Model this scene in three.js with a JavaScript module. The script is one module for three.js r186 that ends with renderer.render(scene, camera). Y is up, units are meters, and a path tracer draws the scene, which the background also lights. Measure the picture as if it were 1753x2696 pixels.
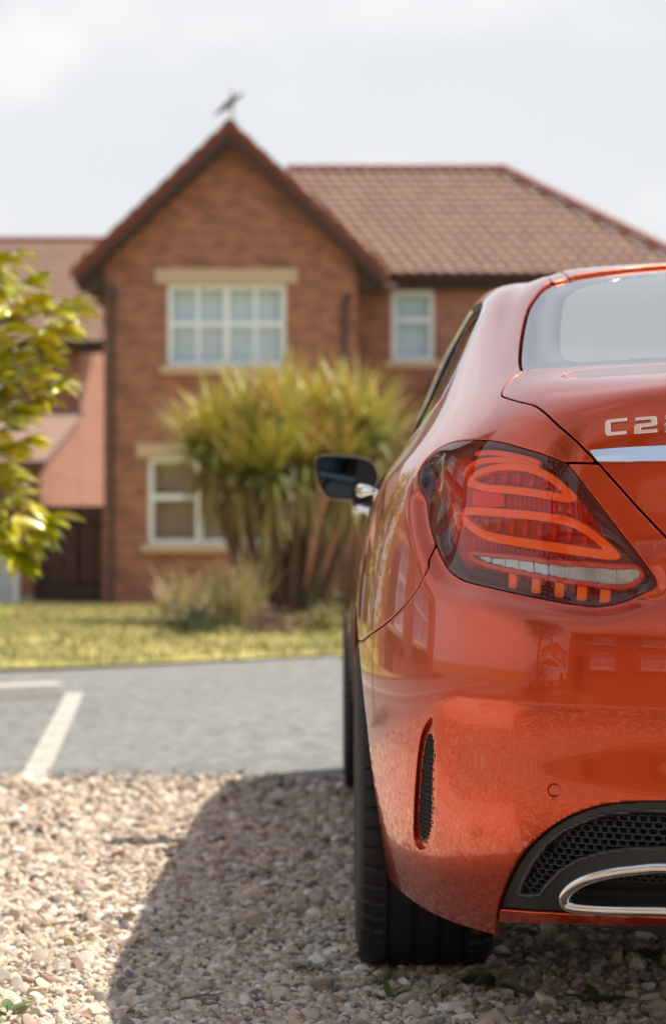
import * as THREE from 'three';
import { mergeGeometries, mergeVertices, toCreasedNormals } from 'three/addons/utils/BufferGeometryUtils.js';
import { RoundedBoxGeometry } from 'three/addons/geometries/RoundedBoxGeometry.js';

// ---------------- camera ----------------
const scene = new THREE.Scene();
const camera = new THREE.PerspectiveCamera(29.07, 665 / 1024, .1, 600);
camera.position.set(-.949, .81, 3.97);
camera.rotation.set(Math.atan(90 / 5200), 0, 0);
camera.focus = 3.12; camera.userData.fStop = 3.9;
const renderer = new THREE.WebGLRenderer({ antialias: true });
renderer.toneMapping = THREE.LinearToneMapping;
renderer.toneMappingExposure = 1.42;
renderer.shadowMap.enabled = true;

// ---------------- sky and sun ----------------
function rng(seed) { let a = seed >>> 0; return () => { a |= 0; a = a + 0x6D2B79F5 | 0; let t = Math.imul(a ^ a >>> 15, 1 | a); t = t + Math.imul(t ^ t >>> 7, 61 | t) ^ t; return ((t ^ t >>> 14) >>> 0) / 4294967296; }; }
const hash3 = (x, y, z) => { let h = Math.imul(x | 0, 374761393) + Math.imul(y | 0, 668265263) + Math.imul(z | 0, 2147483647) | 0; h = Math.imul(h ^ h >>> 13, 1274126177); return ((h ^ h >>> 16) >>> 0) / 4294967296; };
function vnoise(x, y, z) {
  const i = Math.floor(x), j = Math.floor(y), k = Math.floor(z), f = t => t * t * (3 - 2 * t), u = f(x - i), v = f(y - j), w = f(z - k);
  const L = (a, b, t) => a + (b - a) * t, H = (a, b, c) => hash3(i + a, j + b, k + c);
  return L(L(L(H(0, 0, 0), H(1, 0, 0), u), L(H(0, 1, 0), H(1, 1, 0), u), v), L(L(H(0, 0, 1), H(1, 0, 1), u), L(H(0, 1, 1), H(1, 1, 1), u), v), w);
}
const fbm = (x, y, z, n = 5) => { let s = 0, a = .5; for (let i = 0; i < n; i++) { s += a * vnoise(x, y, z); x *= 2.03; y *= 2.03; z *= 2.03; a *= .5; } return s; };
const sstep = (a, b, x) => { const t = Math.max(0, Math.min(1, (x - a) / (b - a))); return t * t * (3 - 2 * t); };
{
  const W = 1024, H = 512, d = new Float32Array(W * H * 4);
  for (let j = 0; j < H; j++) for (let i = 0; i < W; i++) {
    const el = (j + .5) / H * Math.PI - Math.PI / 2, az = (i + .5) / W * 2 * Math.PI - Math.PI;
    const dx = Math.cos(el) * Math.cos(az), dy = Math.sin(el), dz = Math.cos(el) * Math.sin(az);
    const up = Math.max(0, dy), k = Math.exp(-((up / .6) ** 2));
    let c = [.24 + .57 * k, .34 + .48 * k, .52 + .31 * k];
    const q = 1 / (up + .22), veil = sstep(.38, .72, fbm(dx * q * 1.1 + 3, 7.3, dz * q * 1.1, 6)), puff = sstep(.56, .70, fbm(dx * q * 2.1 + 11, 2.1 + dy * 3, dz * q * 2.1 + 5, 6)) * sstep(.02, .2, dy);
    c = c.map((v, n) => v + (([.84, .85, .86][n]) - v) * (.42 * veil));
    c = c.map((v, n) => v + (([1.02, 1.01, 1.0][n]) - v) * .4 * puff);
    { const ax = Math.asin(Math.max(-1, Math.min(1, dx))) + .155, ay = el - .243, q2 = fbm(dx * 26, dy * 26, dz * 26 + 4, 5) - .47, m = sstep(.024, .004, Math.hypot(ax * .62, ay * 1.1) - .045 * q2 * 2) * (dz < 0 ? 1 : 0); c = c.map((v, n) => v + ([1.02, 1.01, 1.0][n] - v) * .38 * m); }   // one small cumulus
    const near = Math.exp(-((Math.acos(Math.max(-1, Math.min(1, dx * .480 + dy * .873 + dz * -.087))) / .62) ** 2)); c = c.map(v => v + .38 * near);   // thin cloud is brighter round the sun
    const o = (j * W + i) * 4; d[o] = c[0] * .755; d[o + 1] = c[1] * .755; d[o + 2] = c[2] * .755; d[o + 3] = 1;
  }
  const t = new THREE.DataTexture(d, W, H, THREE.RGBAFormat, THREE.FloatType);
  t.mapping = THREE.EquirectangularReflectionMapping; t.magFilter = t.minFilter = THREE.LinearFilter; t.needsUpdate = true;
  scene.background = t; scene.environment = t;
}
const sun = new THREE.DirectionalLight(new THREE.Color(1, .93, .82), 5);
sun.position.set(16.5, 30, -3); sun.target.position.set(0, 0, 0); sun.castShadow = true;
sun.shadow.camera.left = -30; sun.shadow.camera.right = 30; sun.shadow.camera.top = 45; sun.shadow.camera.bottom = -45; sun.shadow.camera.far = 120; sun.shadow.mapSize.set(4096, 4096);
scene.add(sun, sun.target);

// ---------------- helpers ----------------
const V = (x, y, z) => new THREE.Vector3(x, y, z);
const used = new Map();
function numbered(n) { const k = used.get(n) || 0; used.set(n, k + 1); return k ? n + '_' + String(k).padStart(3, '0') : n; }
const std = (c, r = .7, o = {}) => new THREE.MeshStandardMaterial({ color: new THREE.Color().setRGB(...c), roughness: r, side: THREE.DoubleSide, ...o });
const phys = (c, r = .7, o = {}) => new THREE.MeshPhysicalMaterial({ color: new THREE.Color().setRGB(...c), roughness: r, side: THREE.DoubleSide, ...o });
function tag(o, label, category, group, kind) { if (label) o.userData.label = label; if (category) o.userData.category = category; if (group) o.userData.group = group; if (kind) o.userData.kind = kind; return o; }
function part(name, geo, m, parent) { const o = new THREE.Mesh(Array.isArray(geo) ? join(geo) : geo, m); o.name = parent ? name : numbered(name); o.castShadow = o.receiveShadow = true; (parent || scene).add(o); return o; }
function join(gs) {
  const attrs = ['position', 'normal', 'uv'];
  gs = gs.map(g => { g = g.index ? g.toNonIndexed() : g; for (const k of Object.keys(g.attributes)) if (!attrs.includes(k)) g.deleteAttribute(k); if (!g.attributes.uv) g.setAttribute('uv', new THREE.BufferAttribute(new Float32Array(g.attributes.position.count * 2), 2)); return g; });
  return gs.length > 1 ? mergeGeometries(gs) : gs[0];
}
function thing(name, label, category, pos = [0, 0, 0], turn = 0, group) { const o = new THREE.Group(); o.name = numbered(name); o.position.set(...pos); o.rotation.y = turn; scene.add(o); return tag(o, label, category, group); }
function copy(o, pos, turn, label, group) { const c = o.clone(); c.name = numbered(o.name.replace(/_\d{3}$/, '')); c.userData = { ...o.userData }; scene.add(c); c.position.set(...pos); c.rotation.y = turn; if (label) c.userData.label = label; if (group) c.userData.group = group; return c; }
const box = (w, h, d, x = 0, y = 0, z = 0, rx = 0, ry = 0, rz = 0) => { const g = new THREE.BoxGeometry(w, h, d); if (rx) g.rotateX(rx); if (ry) g.rotateY(ry); if (rz) g.rotateZ(rz); return g.translate(x, y, z); };
const rbox = (w, h, d, r, x = 0, y = 0, z = 0, seg = 2) => new RoundedBoxGeometry(w, h, d, seg, r).translate(x, y, z);
function bar(a, b, r, seg = 8, r2 = r) { const A = V(...a), B = V(...b), d = B.clone().sub(A), g = new THREE.CylinderGeometry(r2, r, d.length(), seg); g.applyQuaternion(new THREE.Quaternion().setFromUnitVectors(V(0, 1, 0), d.clone().normalize())); const m = A.add(B).multiplyScalar(.5); return g.translate(m.x, m.y, m.z); }
function mesh(pos, nor, idx, uv) { const g = new THREE.BufferGeometry(); g.setAttribute('position', new THREE.Float32BufferAttribute(pos, 3)); if (nor) g.setAttribute('normal', new THREE.Float32BufferAttribute(nor, 3)); if (uv) g.setAttribute('uv', new THREE.Float32BufferAttribute(uv, 2)); if (idx) g.setIndex(idx); if (!nor) g.computeVertexNormals(); return g; }
function tex(w, h, fn, srgb = true, rep) {
  const d = new Uint8Array(w * h * 4);
  for (let j = 0; j < h; j++) for (let i = 0; i < w; i++) { const c = fn(i / w, j / h, i, j), o = (j * w + i) * 4; for (let k = 0; k < 3; k++) d[o + k] = Math.max(0, Math.min(255, Math.round((Array.isArray(c) ? c[k] : c) * 255))); d[o + 3] = 255; }
  const t = new THREE.DataTexture(d, w, h); t.wrapS = t.wrapT = THREE.RepeatWrapping; t.magFilter = t.minFilter = THREE.LinearFilter; if (srgb) t.colorSpace = THREE.SRGBColorSpace; t.needsUpdate = true;
  if (rep) t.repeat.set(rep[0], rep[1]); return t;
}
const tnoise = (u, v, n, seed, oct = 4) => { // tiling noise
  let s = 0, a = .5, m = n; for (let o = 0; o < oct; o++) { const x = u * m, y = v * m, i = Math.floor(x), j = Math.floor(y), f = t => t * t * (3 - 2 * t), a1 = f(x - i), b1 = f(y - j), H = (p, q) => hash3((i + p) % m, (j + q) % m, seed + o * 17); s += a * ((H(0, 0) * (1 - a1) + H(1, 0) * a1) * (1 - b1) + (H(0, 1) * (1 - a1) + H(1, 1) * a1) * b1); a *= .5; m *= 2; } return s; };


// ================= THE PLACE =================
// heights are metres above the tyre contact plane (-0.022); distances from the camera zc are written as z = 3.97 - zc
const Zc = zc => 3.97 - zc;
const R0 = rng(11);
const brickTex = tex(512, 512, (u, v) => {
  const row = Math.floor(v * 12), off = row % 2 ? .5 : 0, bu = u * 5 + off, col = Math.floor(bu) % 5, fu = bu - Math.floor(bu), fv = v * 12 - row;
  const h = hash3(col, row, 5), n = tnoise(u, v, 32, 3, 4);
  if (fu < .05 || fv < .14) { const m = .50 + .16 * n; return [m * 1.05, m * .86, m * .74]; }
  const k = .84 + .26 * h + .25 * (n - .5); return [.645 * k, (.42 + .025 * hash3(col, row, 9)) * k, .36 * k];
}, true, [1 / 1.125, 1 / .9]);
const BRICK = std([1, 1, 1], .9, { map: brickTex, bumpMap: brickTex, bumpScale: .004 });
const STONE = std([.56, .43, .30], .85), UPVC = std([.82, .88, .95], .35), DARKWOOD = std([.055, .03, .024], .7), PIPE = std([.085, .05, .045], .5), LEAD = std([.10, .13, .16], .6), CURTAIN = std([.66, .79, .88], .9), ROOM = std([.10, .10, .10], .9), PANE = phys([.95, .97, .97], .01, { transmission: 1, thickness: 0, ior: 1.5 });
const TILES = [[.26, .158, .115], [.245, .148, .108], [.275, .17, .125], [.25, .15, .112]].map(c => std(c, .85)), RIDGE = std([.24, .085, .055], .85), FENCE = std([.045, .026, .02], .85);

// ---- ground ----
const noiseMap = (lo, hi, n, seed, w = 512, blot = .7) => tex(w, w, (u, v) => { const a = tnoise(u, v, n, seed, 6), b = tnoise(u, v, 4, seed + 7, 3), k = Math.max(0, Math.min(1, .5 + (a - .47) * 1.6 + (b - .45) * blot)); return [0, 1, 2].map(c => lo[c] + (hi[c] - lo[c]) * k); });
function flat(name, pts, y, m, scale = 1) { const s = new THREE.Shape(pts.map(p => new THREE.Vector2(p[0], -p[1]))), g = new THREE.ShapeGeometry(s).rotateX(-Math.PI / 2).translate(0, y, 0); const P = g.attributes.position, U = g.attributes.uv; for (let i = 0; i < P.count; i++) U.setXY(i, P.getX(i) / scale, P.getZ(i) / scale); const o = part(name, g, m); o.userData.kind = 'structure'; return o; }
flat('ground', [[-300, 300], [300, 300], [300, -300], [-300, -300]], -.06, std([1, 1, 1], .95, { map: noiseMap([.42, .40, .26], [.56, .52, .36], 16, 21) }), 6);
flat('gravel_bed', [[-9, 6.6], [9, 6.6], [9, -3.26], [-9, -3.26]], -.034, std([1, 1, 1], .95, { map: noiseMap([.26, .21, .17], [.44, .37, .31], 64, 31) }), 1.6);
const asphaltTex = noiseMap([.37, .365, .357], [.53, .525, .512], 128, 41, 2048, .35);
flat('road', [[-60, -3.2], [40, -3.2], [40, -12.2], [4, -11.6], [-1.0, -11.0], [-2.8, -9.35], [-4.2, -8.8], [-60, -8.6]], -.026, std([1, 1, 1], .93, { map: asphaltTex, bumpMap: asphaltTex, bumpScale: .0015 }), 5);
flat('road', [[-13.5, 5], [-8.6, 5], [-8.6, -3.19], [-13.5, -3.19]], -.03, std([1, 1, 1], .93, { map: asphaltTex, bumpMap: asphaltTex, bumpScale: .0015 }), 5);
flat('lawn', [[-16, -9.1], [-4.2, -9.1], [-2.8, -9.6], [-1.0, -11.15], [4, -11.75], [14, -12.3], [14, -24.6], [-16, -27]], -.018, std([1, 1, 1], .95, { map: noiseMap([.46, .45, .22], [.76, .69, .42], 48, 51, 1024, 1.2) }), 3.5);
// kerb edging and the pale painted bay line
tag(part('bay_line', (() => { const a = [-2.06, Zc(6.98)], b = [-2.455, Zc(11.2)], w = .098, g = mesh([a[0], -.02, a[1], a[0] + w, -.02, a[1], b[0] + w, -.02, b[1], b[0], -.02, b[1]], null, [0, 1, 2, 0, 2, 3], [0, 0, .2, 0, .2, 8, 0, 8]); return g; })(), std([1, 1, 1], .85, { map: noiseMap([.55, .53, .50], [.76, .73, .70], 32, 61, 256) })), 'worn white painted line on the grey tarmac running towards the lawn', 'road marking');
const kerbM = std([1, 1, 1], .9, { map: noiseMap([.60, .58, .55], [.76, .73, .69], 32, 71, 256) });
{ const k = thing('kerb', 'low pale concrete kerb stones along the tarmac edge', 'kerb', [-2.47, -.03, Zc(11.0)], Math.atan2(.75, .62) - .25); for (let i = 0; i < 12; i++) part('kerb_stone', rbox(.9, .085, .14, .012, -.46 - i * .912, .042, 0), kerbM, k); }

// ---- gravel: far too many stones to count ----
function pebble(seed, sq) { const r = rng(seed), g0 = new THREE.IcosahedronGeometry(1, 1); g0.deleteAttribute('uv'); g0.deleteAttribute('normal'); const g = mergeVertices(g0, 1e-4), P = g.attributes.position, pl = []; for (let k = 0; k < 9; k++) { const n = V(r() - .5, r() - .5, r() - .5).normalize(); pl.push([n, .56 + .28 * r()]); }
  for (let i = 0; i < P.count; i++) { const v = V(P.getX(i), P.getY(i), P.getZ(i)).multiplyScalar(.86 + .28 * r()); for (const [n, d] of pl) { const e = v.dot(n) - d; if (e > 0) v.addScaledVector(n, -e * .9); } P.setXYZ(i, v.x * 1.15, v.y * sq, v.z * (.8 + .2 * sq)); } const o = toCreasedNormals(g, .5); return o; }
const STONEMAT = std([1, 1, 1], .85);
function gravel(label, n, seed, place, size) {
  const r = rng(seed), im = new THREE.InstancedMesh(pebble(seed, .72), STONEMAT, n), M = new THREE.Matrix4(), q = new THREE.Quaternion(), e = new THREE.Euler(), c = new THREE.Color();
  for (let i = 0; i < n; i++) {
    const [x, z] = place(r), s = size * (.42 + .95 * Math.pow(r(), 2.3)); e.set(r() * 6.28, r() * 6.28, (r() - .5) * 1.6); q.setFromEuler(e);
    M.compose(V(x, -.034 + s * .2 + r() * .014, z), q, V(s * (.75 + .5 * r()), s * (.6 + .5 * r()), s * (.75 + .5 * r()))); im.setMatrixAt(i, M);
    const t = r(), k = .62 + .6 * r(); c.setRGB(...(t < .5 ? [.60, .49, .38] : t < .68 ? [.54, .415, .30] : t < .85 ? [.65, .59, .505] : t < .93 ? [.32, .22, .16] : [.20, .175, .16])).multiplyScalar(k); im.setColorAt(i, c);
  }
  im.castShadow = im.receiveShadow = true; im.name = numbered('gravel'); scene.add(im); tag(im, label, 'gravel', null, 'stuff');
}
gravel('loose beige gravel stones covering the drive under the car', 230000, 301, r => { const z = -3.27 + 4.07 * Math.pow(r(), .55) + (r() < .03 ? -.1 * r() : 0); return [-2.9 + 2.95 * r() + (r() < .12 ? .8 * r() : 0), z]; }, .0092);
gravel('loose beige gravel stones spread over the drive behind the car', 60000, 401, r => [-6.5 + 8 * r(), -3.1 + 9 * r()], .019);

// ---- building kit ----
function wallWithHoles(w, profile, holes, t = .25) { const s = new THREE.Shape(profile.map(p => new THREE.Vector2(...p))); for (const [x0, x1, y0, y1] of holes) { const h = new THREE.Path(); h.moveTo(x0, y0); h.lineTo(x0, y1); h.lineTo(x1, y1); h.lineTo(x1, y0); h.closePath(); s.holes.push(h); } return new THREE.ExtrudeGeometry(s, { depth: t, bevelEnabled: false }); }
// window at the face z = 0 of its house, in an opening x0..x1, y0..y1; cols lights across, each of cells panes
function windowIn(H, x0, x1, y0, y1, { lights = 2, cols = 2, split = .5, curtain = true, z = -.06, M = UPVC, lintel = .2, sill = true, drape = CURTAIN } = {}) {
  const W = new THREE.Group(); W.name = 'window'; W.position.set(0, 0, z); H.add(W);
  const fw = .07, frame = [box(x1 - x0, fw, .07, (x0 + x1) / 2, y1 - fw / 2), box(x1 - x0, fw, .07, (x0 + x1) / 2, y0 + fw / 2), box(fw, y1 - y0 - 2 * fw, .07, x0 + fw / 2, (y0 + y1) / 2), box(fw, y1 - y0 - 2 * fw, .07, x1 - fw / 2, (y0 + y1) / 2)];
  const iw = x1 - x0 - 2 * fw, ih = y1 - y0 - 2 * fw, lw = iw / lights, ys = y0 + fw + ih * split;
  for (let l = 1; l < lights; l++) frame.push(box(.085, ih, .066, x0 + fw + l * lw, (y0 + y1) / 2));
  part('frame', frame, M, W);
  for (let l = 0; l < lights; l++) {
    const a = x0 + fw + l * lw + (l ? .0425 : 0), b = x0 + fw + (l + 1) * lw - (l < lights - 1 ? .0425 : 0);
    part('transom', box(b - a, .075, .06, (a + b) / 2, ys), M, W);
    for (let c = 1; c < cols; c++) { const x = a + (b - a) * c / cols; part('glazing_bar', [box(.05, ys - .0375 - y0 - fw, .05, x, (ys - .0375 + y0 + fw) / 2), box(.05, y1 - fw - ys - .0375, .05, x, (y1 - fw + ys + .0375) / 2)], M, W); }
    for (let c = 0; c < cols; c++) for (const [p, q] of [[y0 + fw, ys - .0375], [ys + .0375, y1 - fw]]) { const w = (b - a) / cols, x = a + w * (c + .5); part('pane', new THREE.PlaneGeometry(w - .004, q - p).translate(x, (p + q) / 2, .004 * (c % 2)), PANE, W); }
  }
  if (curtain) { const N = 60, pos = [], idx = []; for (let i = 0; i <= N; i++) { const x = x0 + .02 + (x1 - x0 - .04) * i / N, zz = -.13 + .02 * Math.sin(i * 1.3); pos.push(x, y0 + .02, zz, x, y1 - .02, zz); if (i < N) idx.push(i * 2, i * 2 + 2, i * 2 + 1, i * 2 + 2, i * 2 + 3, i * 2 + 1); } part('net_curtain', mesh(pos, null, idx), drape, W); }
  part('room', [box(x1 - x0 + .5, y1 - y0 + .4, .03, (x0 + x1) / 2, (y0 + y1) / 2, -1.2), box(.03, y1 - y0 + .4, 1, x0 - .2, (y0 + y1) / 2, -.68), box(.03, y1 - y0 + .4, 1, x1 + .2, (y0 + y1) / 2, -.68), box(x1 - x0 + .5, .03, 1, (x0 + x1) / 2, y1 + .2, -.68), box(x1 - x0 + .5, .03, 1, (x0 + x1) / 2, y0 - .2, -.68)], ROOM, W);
  if (lintel) part('lintel', box(x1 - x0 + .34, lintel, .06, (x0 + x1) / 2, y1 + lintel / 2 + .005, .065 + .02), STONE, W);
  if (sill) part('sill', box(x1 - x0 + .2, .11, .16, (x0 + x1) / 2, y0 - .06, .1), STONE, W);
  return W;
}
// rows of curved tiles on a slope: from eave line (y0, z0) up to ridge (y1, z1); xa, xb give the ends of each row as functions of the height fraction
const tileGeo = (() => { const w = .2, L = .29, n = 8, pos = [], idx = []; for (let i = 0; i <= n; i++) { const u = i / n, x = (u - .5) * w * 1.04, y = .034 * Math.pow(Math.sin(Math.PI * Math.min(1, u * 1.25)), 2) * (u < .8 ? 1 : 0); pos.push(x, y + .03, 0, x, y - .004, 0, x, y, L); if (i < n) { const a = i * 3; idx.push(a, a + 3, a + 1, a + 1, a + 3, a + 4, a, a + 2, a + 3, a + 3, a + 2, a + 5); } } return mesh(pos, null, idx); })();
function tileSlope(H, y0, z0, y1, z1, xa, xb, seed, most = 300, gauge = .235, width = .2) {
  const len = Math.hypot(y1 - y0, z1 - z0), rows = Math.floor(len / gauge), tilt = Math.atan2(y1 - y0, -(z1 - z0)), r = rng(seed), rest = [[], [], [], []], list = [];
  for (let k = 0; k < rows; k++) { const u = k * gauge / len, a = xa((k + .5) / rows), b = xb((k + .5) / rows); for (let x = a + width / 2; x < b; x += width) list.push([x, y0 + (y1 - y0) * u, z0 + (z1 - z0) * u, Math.floor(r() * 4), (r() - .5) * .012]); }
  list.forEach(([x, y, z, c, j], i) => { const m = new THREE.Matrix4().makeRotationX(tilt - Math.atan2(.02, gauge)).multiply(new THREE.Matrix4().makeRotationX(Math.PI)).premultiply(new THREE.Matrix4()); 
    const gm = new THREE.Object3D(); gm.rotation.set(tilt, 0, 0);
    if (i < most) { const t = new THREE.Mesh(tileUp, TILES[c]); t.name = 'roof_tile'; t.position.set(x, y + j * .3, z); t.rotation.x = tilt - .05 + j; t.castShadow = t.receiveShadow = true; H.add(t); }
    else rest[c].push(tileUp.clone().rotateX(tilt - .05 + j).translate(x, y, z)); });
  rest.forEach((q, c) => { if (q.length) part('roof_tiles', q, TILES[c], H).userData.kind = 'stuff'; });
  return list.length;
}
const tileUp = tileGeo.clone().scale(1, 1, -1);   // runs up the slope, which rises towards -z
{ const ix = tileUp.index.array; for (let i = 0; i < ix.length; i += 3) { const t = ix[i]; ix[i] = ix[i + 1]; ix[i + 1] = t; } tileUp.computeVertexNormals(); }
const slab = (pts, t) => { const s = new THREE.Shape(pts.map(p => new THREE.Vector2(...p))); return new THREE.ExtrudeGeometry(s, { depth: t, bevelEnabled: false }); };

// ---- the brick house across the road ----
{
  const H = thing('brick_house', 'red brick house with a steep front gable and white windows across the road', 'house', [0, -.08, Zc(28.6)]), g0 = .08;
  const up = [-3.35, -1.63, 3.42 + g0, 4.61 + g0], lo = [-3.62, -1.5, .84 + g0, 2.09 + g0];
  part('gable_wall', wallWithHoles(0, [[-4.27, 0], [-.6, 0], [-.6, 4.98], [-2.435, 6.72], [-4.27, 4.98]], [up, lo], .26).translate(0, 0, -.26), BRICK, H);
  part('side_wall', [box(.25, 4.9, 8, -4.145, 2.45, -4.27), box(.25, 4.9, 1.4, -.726, 2.45, -.97)], BRICK, H);
  const sw = [-.06, .585, 3.63 + g0, 4.70 + g0];
  part('front_wall', wallWithHoles(0, [[-.6, 0], [4.4, 0], [4.4, 4.98], [-.6, 4.98]], [sw], .26).translate(0, 0, -1.66), BRICK, H);
  part('rear_wall', box(8.6, 4.9, .25, .05, 2.45, -8.4), BRICK, H); part('end_wall', box(.25, 4.9, 6.5, 4.28, 2.45, -5.0), BRICK, H);
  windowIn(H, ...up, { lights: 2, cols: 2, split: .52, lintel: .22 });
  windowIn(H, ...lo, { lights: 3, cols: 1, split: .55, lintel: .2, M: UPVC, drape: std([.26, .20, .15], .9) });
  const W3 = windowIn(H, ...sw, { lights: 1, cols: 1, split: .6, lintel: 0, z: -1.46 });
  // gable roof, ridge running back
  for (const s of [-1, 1]) {
    const R = part('gable_roof', (() => { const a = s < 0 ? [[-4.66, 4.72], [-2.435, 6.86], [-2.435, 6.98], [-4.74, 4.80]] : [[-.21, 4.72], [-.13, 4.80], [-2.435, 6.98], [-2.435, 6.86]]; return slab(a, 6.4).translate(0, 0, -6.12); })(), RIDGE, H);
    part('barge_board', (() => { const a = s < 0 ? [[-4.62, 4.62], [-2.435, 6.68], [-2.435, 6.85], [-4.66, 4.71]] : [[-.25, 4.62], [-.21, 4.71], [-2.435, 6.85], [-2.435, 6.68]]; return slab(a, .05).translate(0, 0, .26); })(), DARKWOOD, R);
    for (let k = 0; k < 10; k++) { const u = (k + .5) / 10, x = -2.435 + s * 2.25 * (1 - u), y = 4.80 + 2.14 * u; part('verge_tile', box(.34, .07, .16, x, y + .055, .25, 0, 0, -s * Math.atan2(2.18, 2.3) + (s < 0 ? .07 : -.07)), RIDGE, R); }
  }
  for (let k = 0; k < 12; k++) part('ridge_tile', new THREE.CylinderGeometry(.11, .125, .5, 10, 1, false, 0, Math.PI).rotateZ(Math.PI / 2).rotateY(Math.PI / 2).translate(-2.435, 6.93, .02 - k * .49), RIDGE, H);
  // main roof: front slope with a hip at its right end
  const ey = 4.93 + g0, ez = -1.2, ry = 7.12, rz = -4.1;
  part('roof_deck', [mesh([-.62, ey - .03, ez, 4.75, ey - .03, ez, 1.85, ry - .03, rz, -1.75, ry - .03, rz], null, [0, 1, 2, 0, 2, 3]), mesh([4.75, ey - .03, ez, 4.75, ey - .03, -8.8, 1.85, ry - .03, -5.4, 1.85, ry - .03, rz], null, [0, 1, 2, 0, 2, 3]), mesh([-4.6, ey - .03, -8.8, 4.75, ey - .03, -8.8, 1.85, ry - .03, -5.4, -1.75, ry - .03, -5.4], null, [0, 2, 1, 0, 3, 2])], RIDGE, H);
  tileSlope(H, ey, ez, ry, rz, u => -.45 - 1.3 * u, u => 4.7 - 2.9 * u, 71);
  for (let k = 0; k < 8; k++) part('ridge_tile', new THREE.CylinderGeometry(.12, .12, .45, 10, 1, false, 0, Math.PI).rotateZ(Math.PI / 2).translate(-1.5 + k * .46, ry + .0, rz - .05), RIDGE, H);
  for (let k = 0; k < 12; k++) { const u = (k + .5) / 12; const q = new THREE.CylinderGeometry(.11, .12, .42, 8, 1, false, 0, Math.PI).rotateZ(Math.PI / 2); q.rotateZ(-Math.atan2(2.2, 4.2)).rotateY(-.75); part('hip_tile', q.translate(1.85 + 2.9 * u, ry + .01 - (ry - ey) * u, rz + (ez - rz) * u), RIDGE, H); }
  part('gutter', new THREE.CylinderGeometry(.06, .06, 5.1, 10, 1, false, Math.PI, Math.PI).rotateZ(Math.PI / 2).rotateX(0).translate(2.1, ey - .06, ez + .06), DARKWOOD, H);
  part('soffit', [box(5.1, .16, .03, 2.1, ey - .12, ez - .02), box(5.1, .03, .4, 2.1, ey - .2, ez - .22)], DARKWOOD, H);
  part('eaves_box', box(.34, .3, .3, -4.44, 4.72, .06), DARKWOOD, H); part('eaves_box', box(.3, .26, .3, -.44, 4.76, .02), DARKWOOD, H);
  part('drain_pipe', [bar([-4.16, 0, .06], [-4.16, 4.5, .06], .05), box(.16, .2, .14, -4.16, 4.55, .07)], PIPE, H);
  part('drain_pipe', [bar([-.78, 0, .06], [-.78, 4.45, .06], .045), bar([-.78, 4.45, .06], [-.35, 4.72, -.4], .045), bar([-.35, 4.72, -.4], [.0, 4.8, -1.1], .045)], PIPE, H);
  // lean-to porch on the right
  const P = part('porch_wall', box(3.2, 2.7, 1.5, 2.3, 1.35, -.62), BRICK, H); part('porch_roof', slab([[0, 0], [1.9, 0], [1.9, .12], [0, .75]], 3.5).rotateY(-Math.PI / 2).translate(4.05, 2.72, -1.38), LEAD, P);
  // rooftop aerial
  const A = thing('tv_aerial', 'dark rooftop television aerial on the gable peak', 'aerial', [-2.42, 6.85, Zc(28.75)]);
  part('mast', bar([0, 0, 0], [0, .62, 0], .016, 6), PIPE, A); part('boom', bar([-.16, .28, .1], [.06, .56, -.1], .011, 6), PIPE, A);
  for (let k = 0; k < 8; k++) { const u = k / 7; part('element', bar([-.16 + .22 * u - .12, .28 + .28 * u - .03, .1 - .2 * u - .1], [-.16 + .22 * u + .12, .28 + .28 * u + .03, .1 - .2 * u + .1], .009, 6), PIPE, A); }
}
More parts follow.
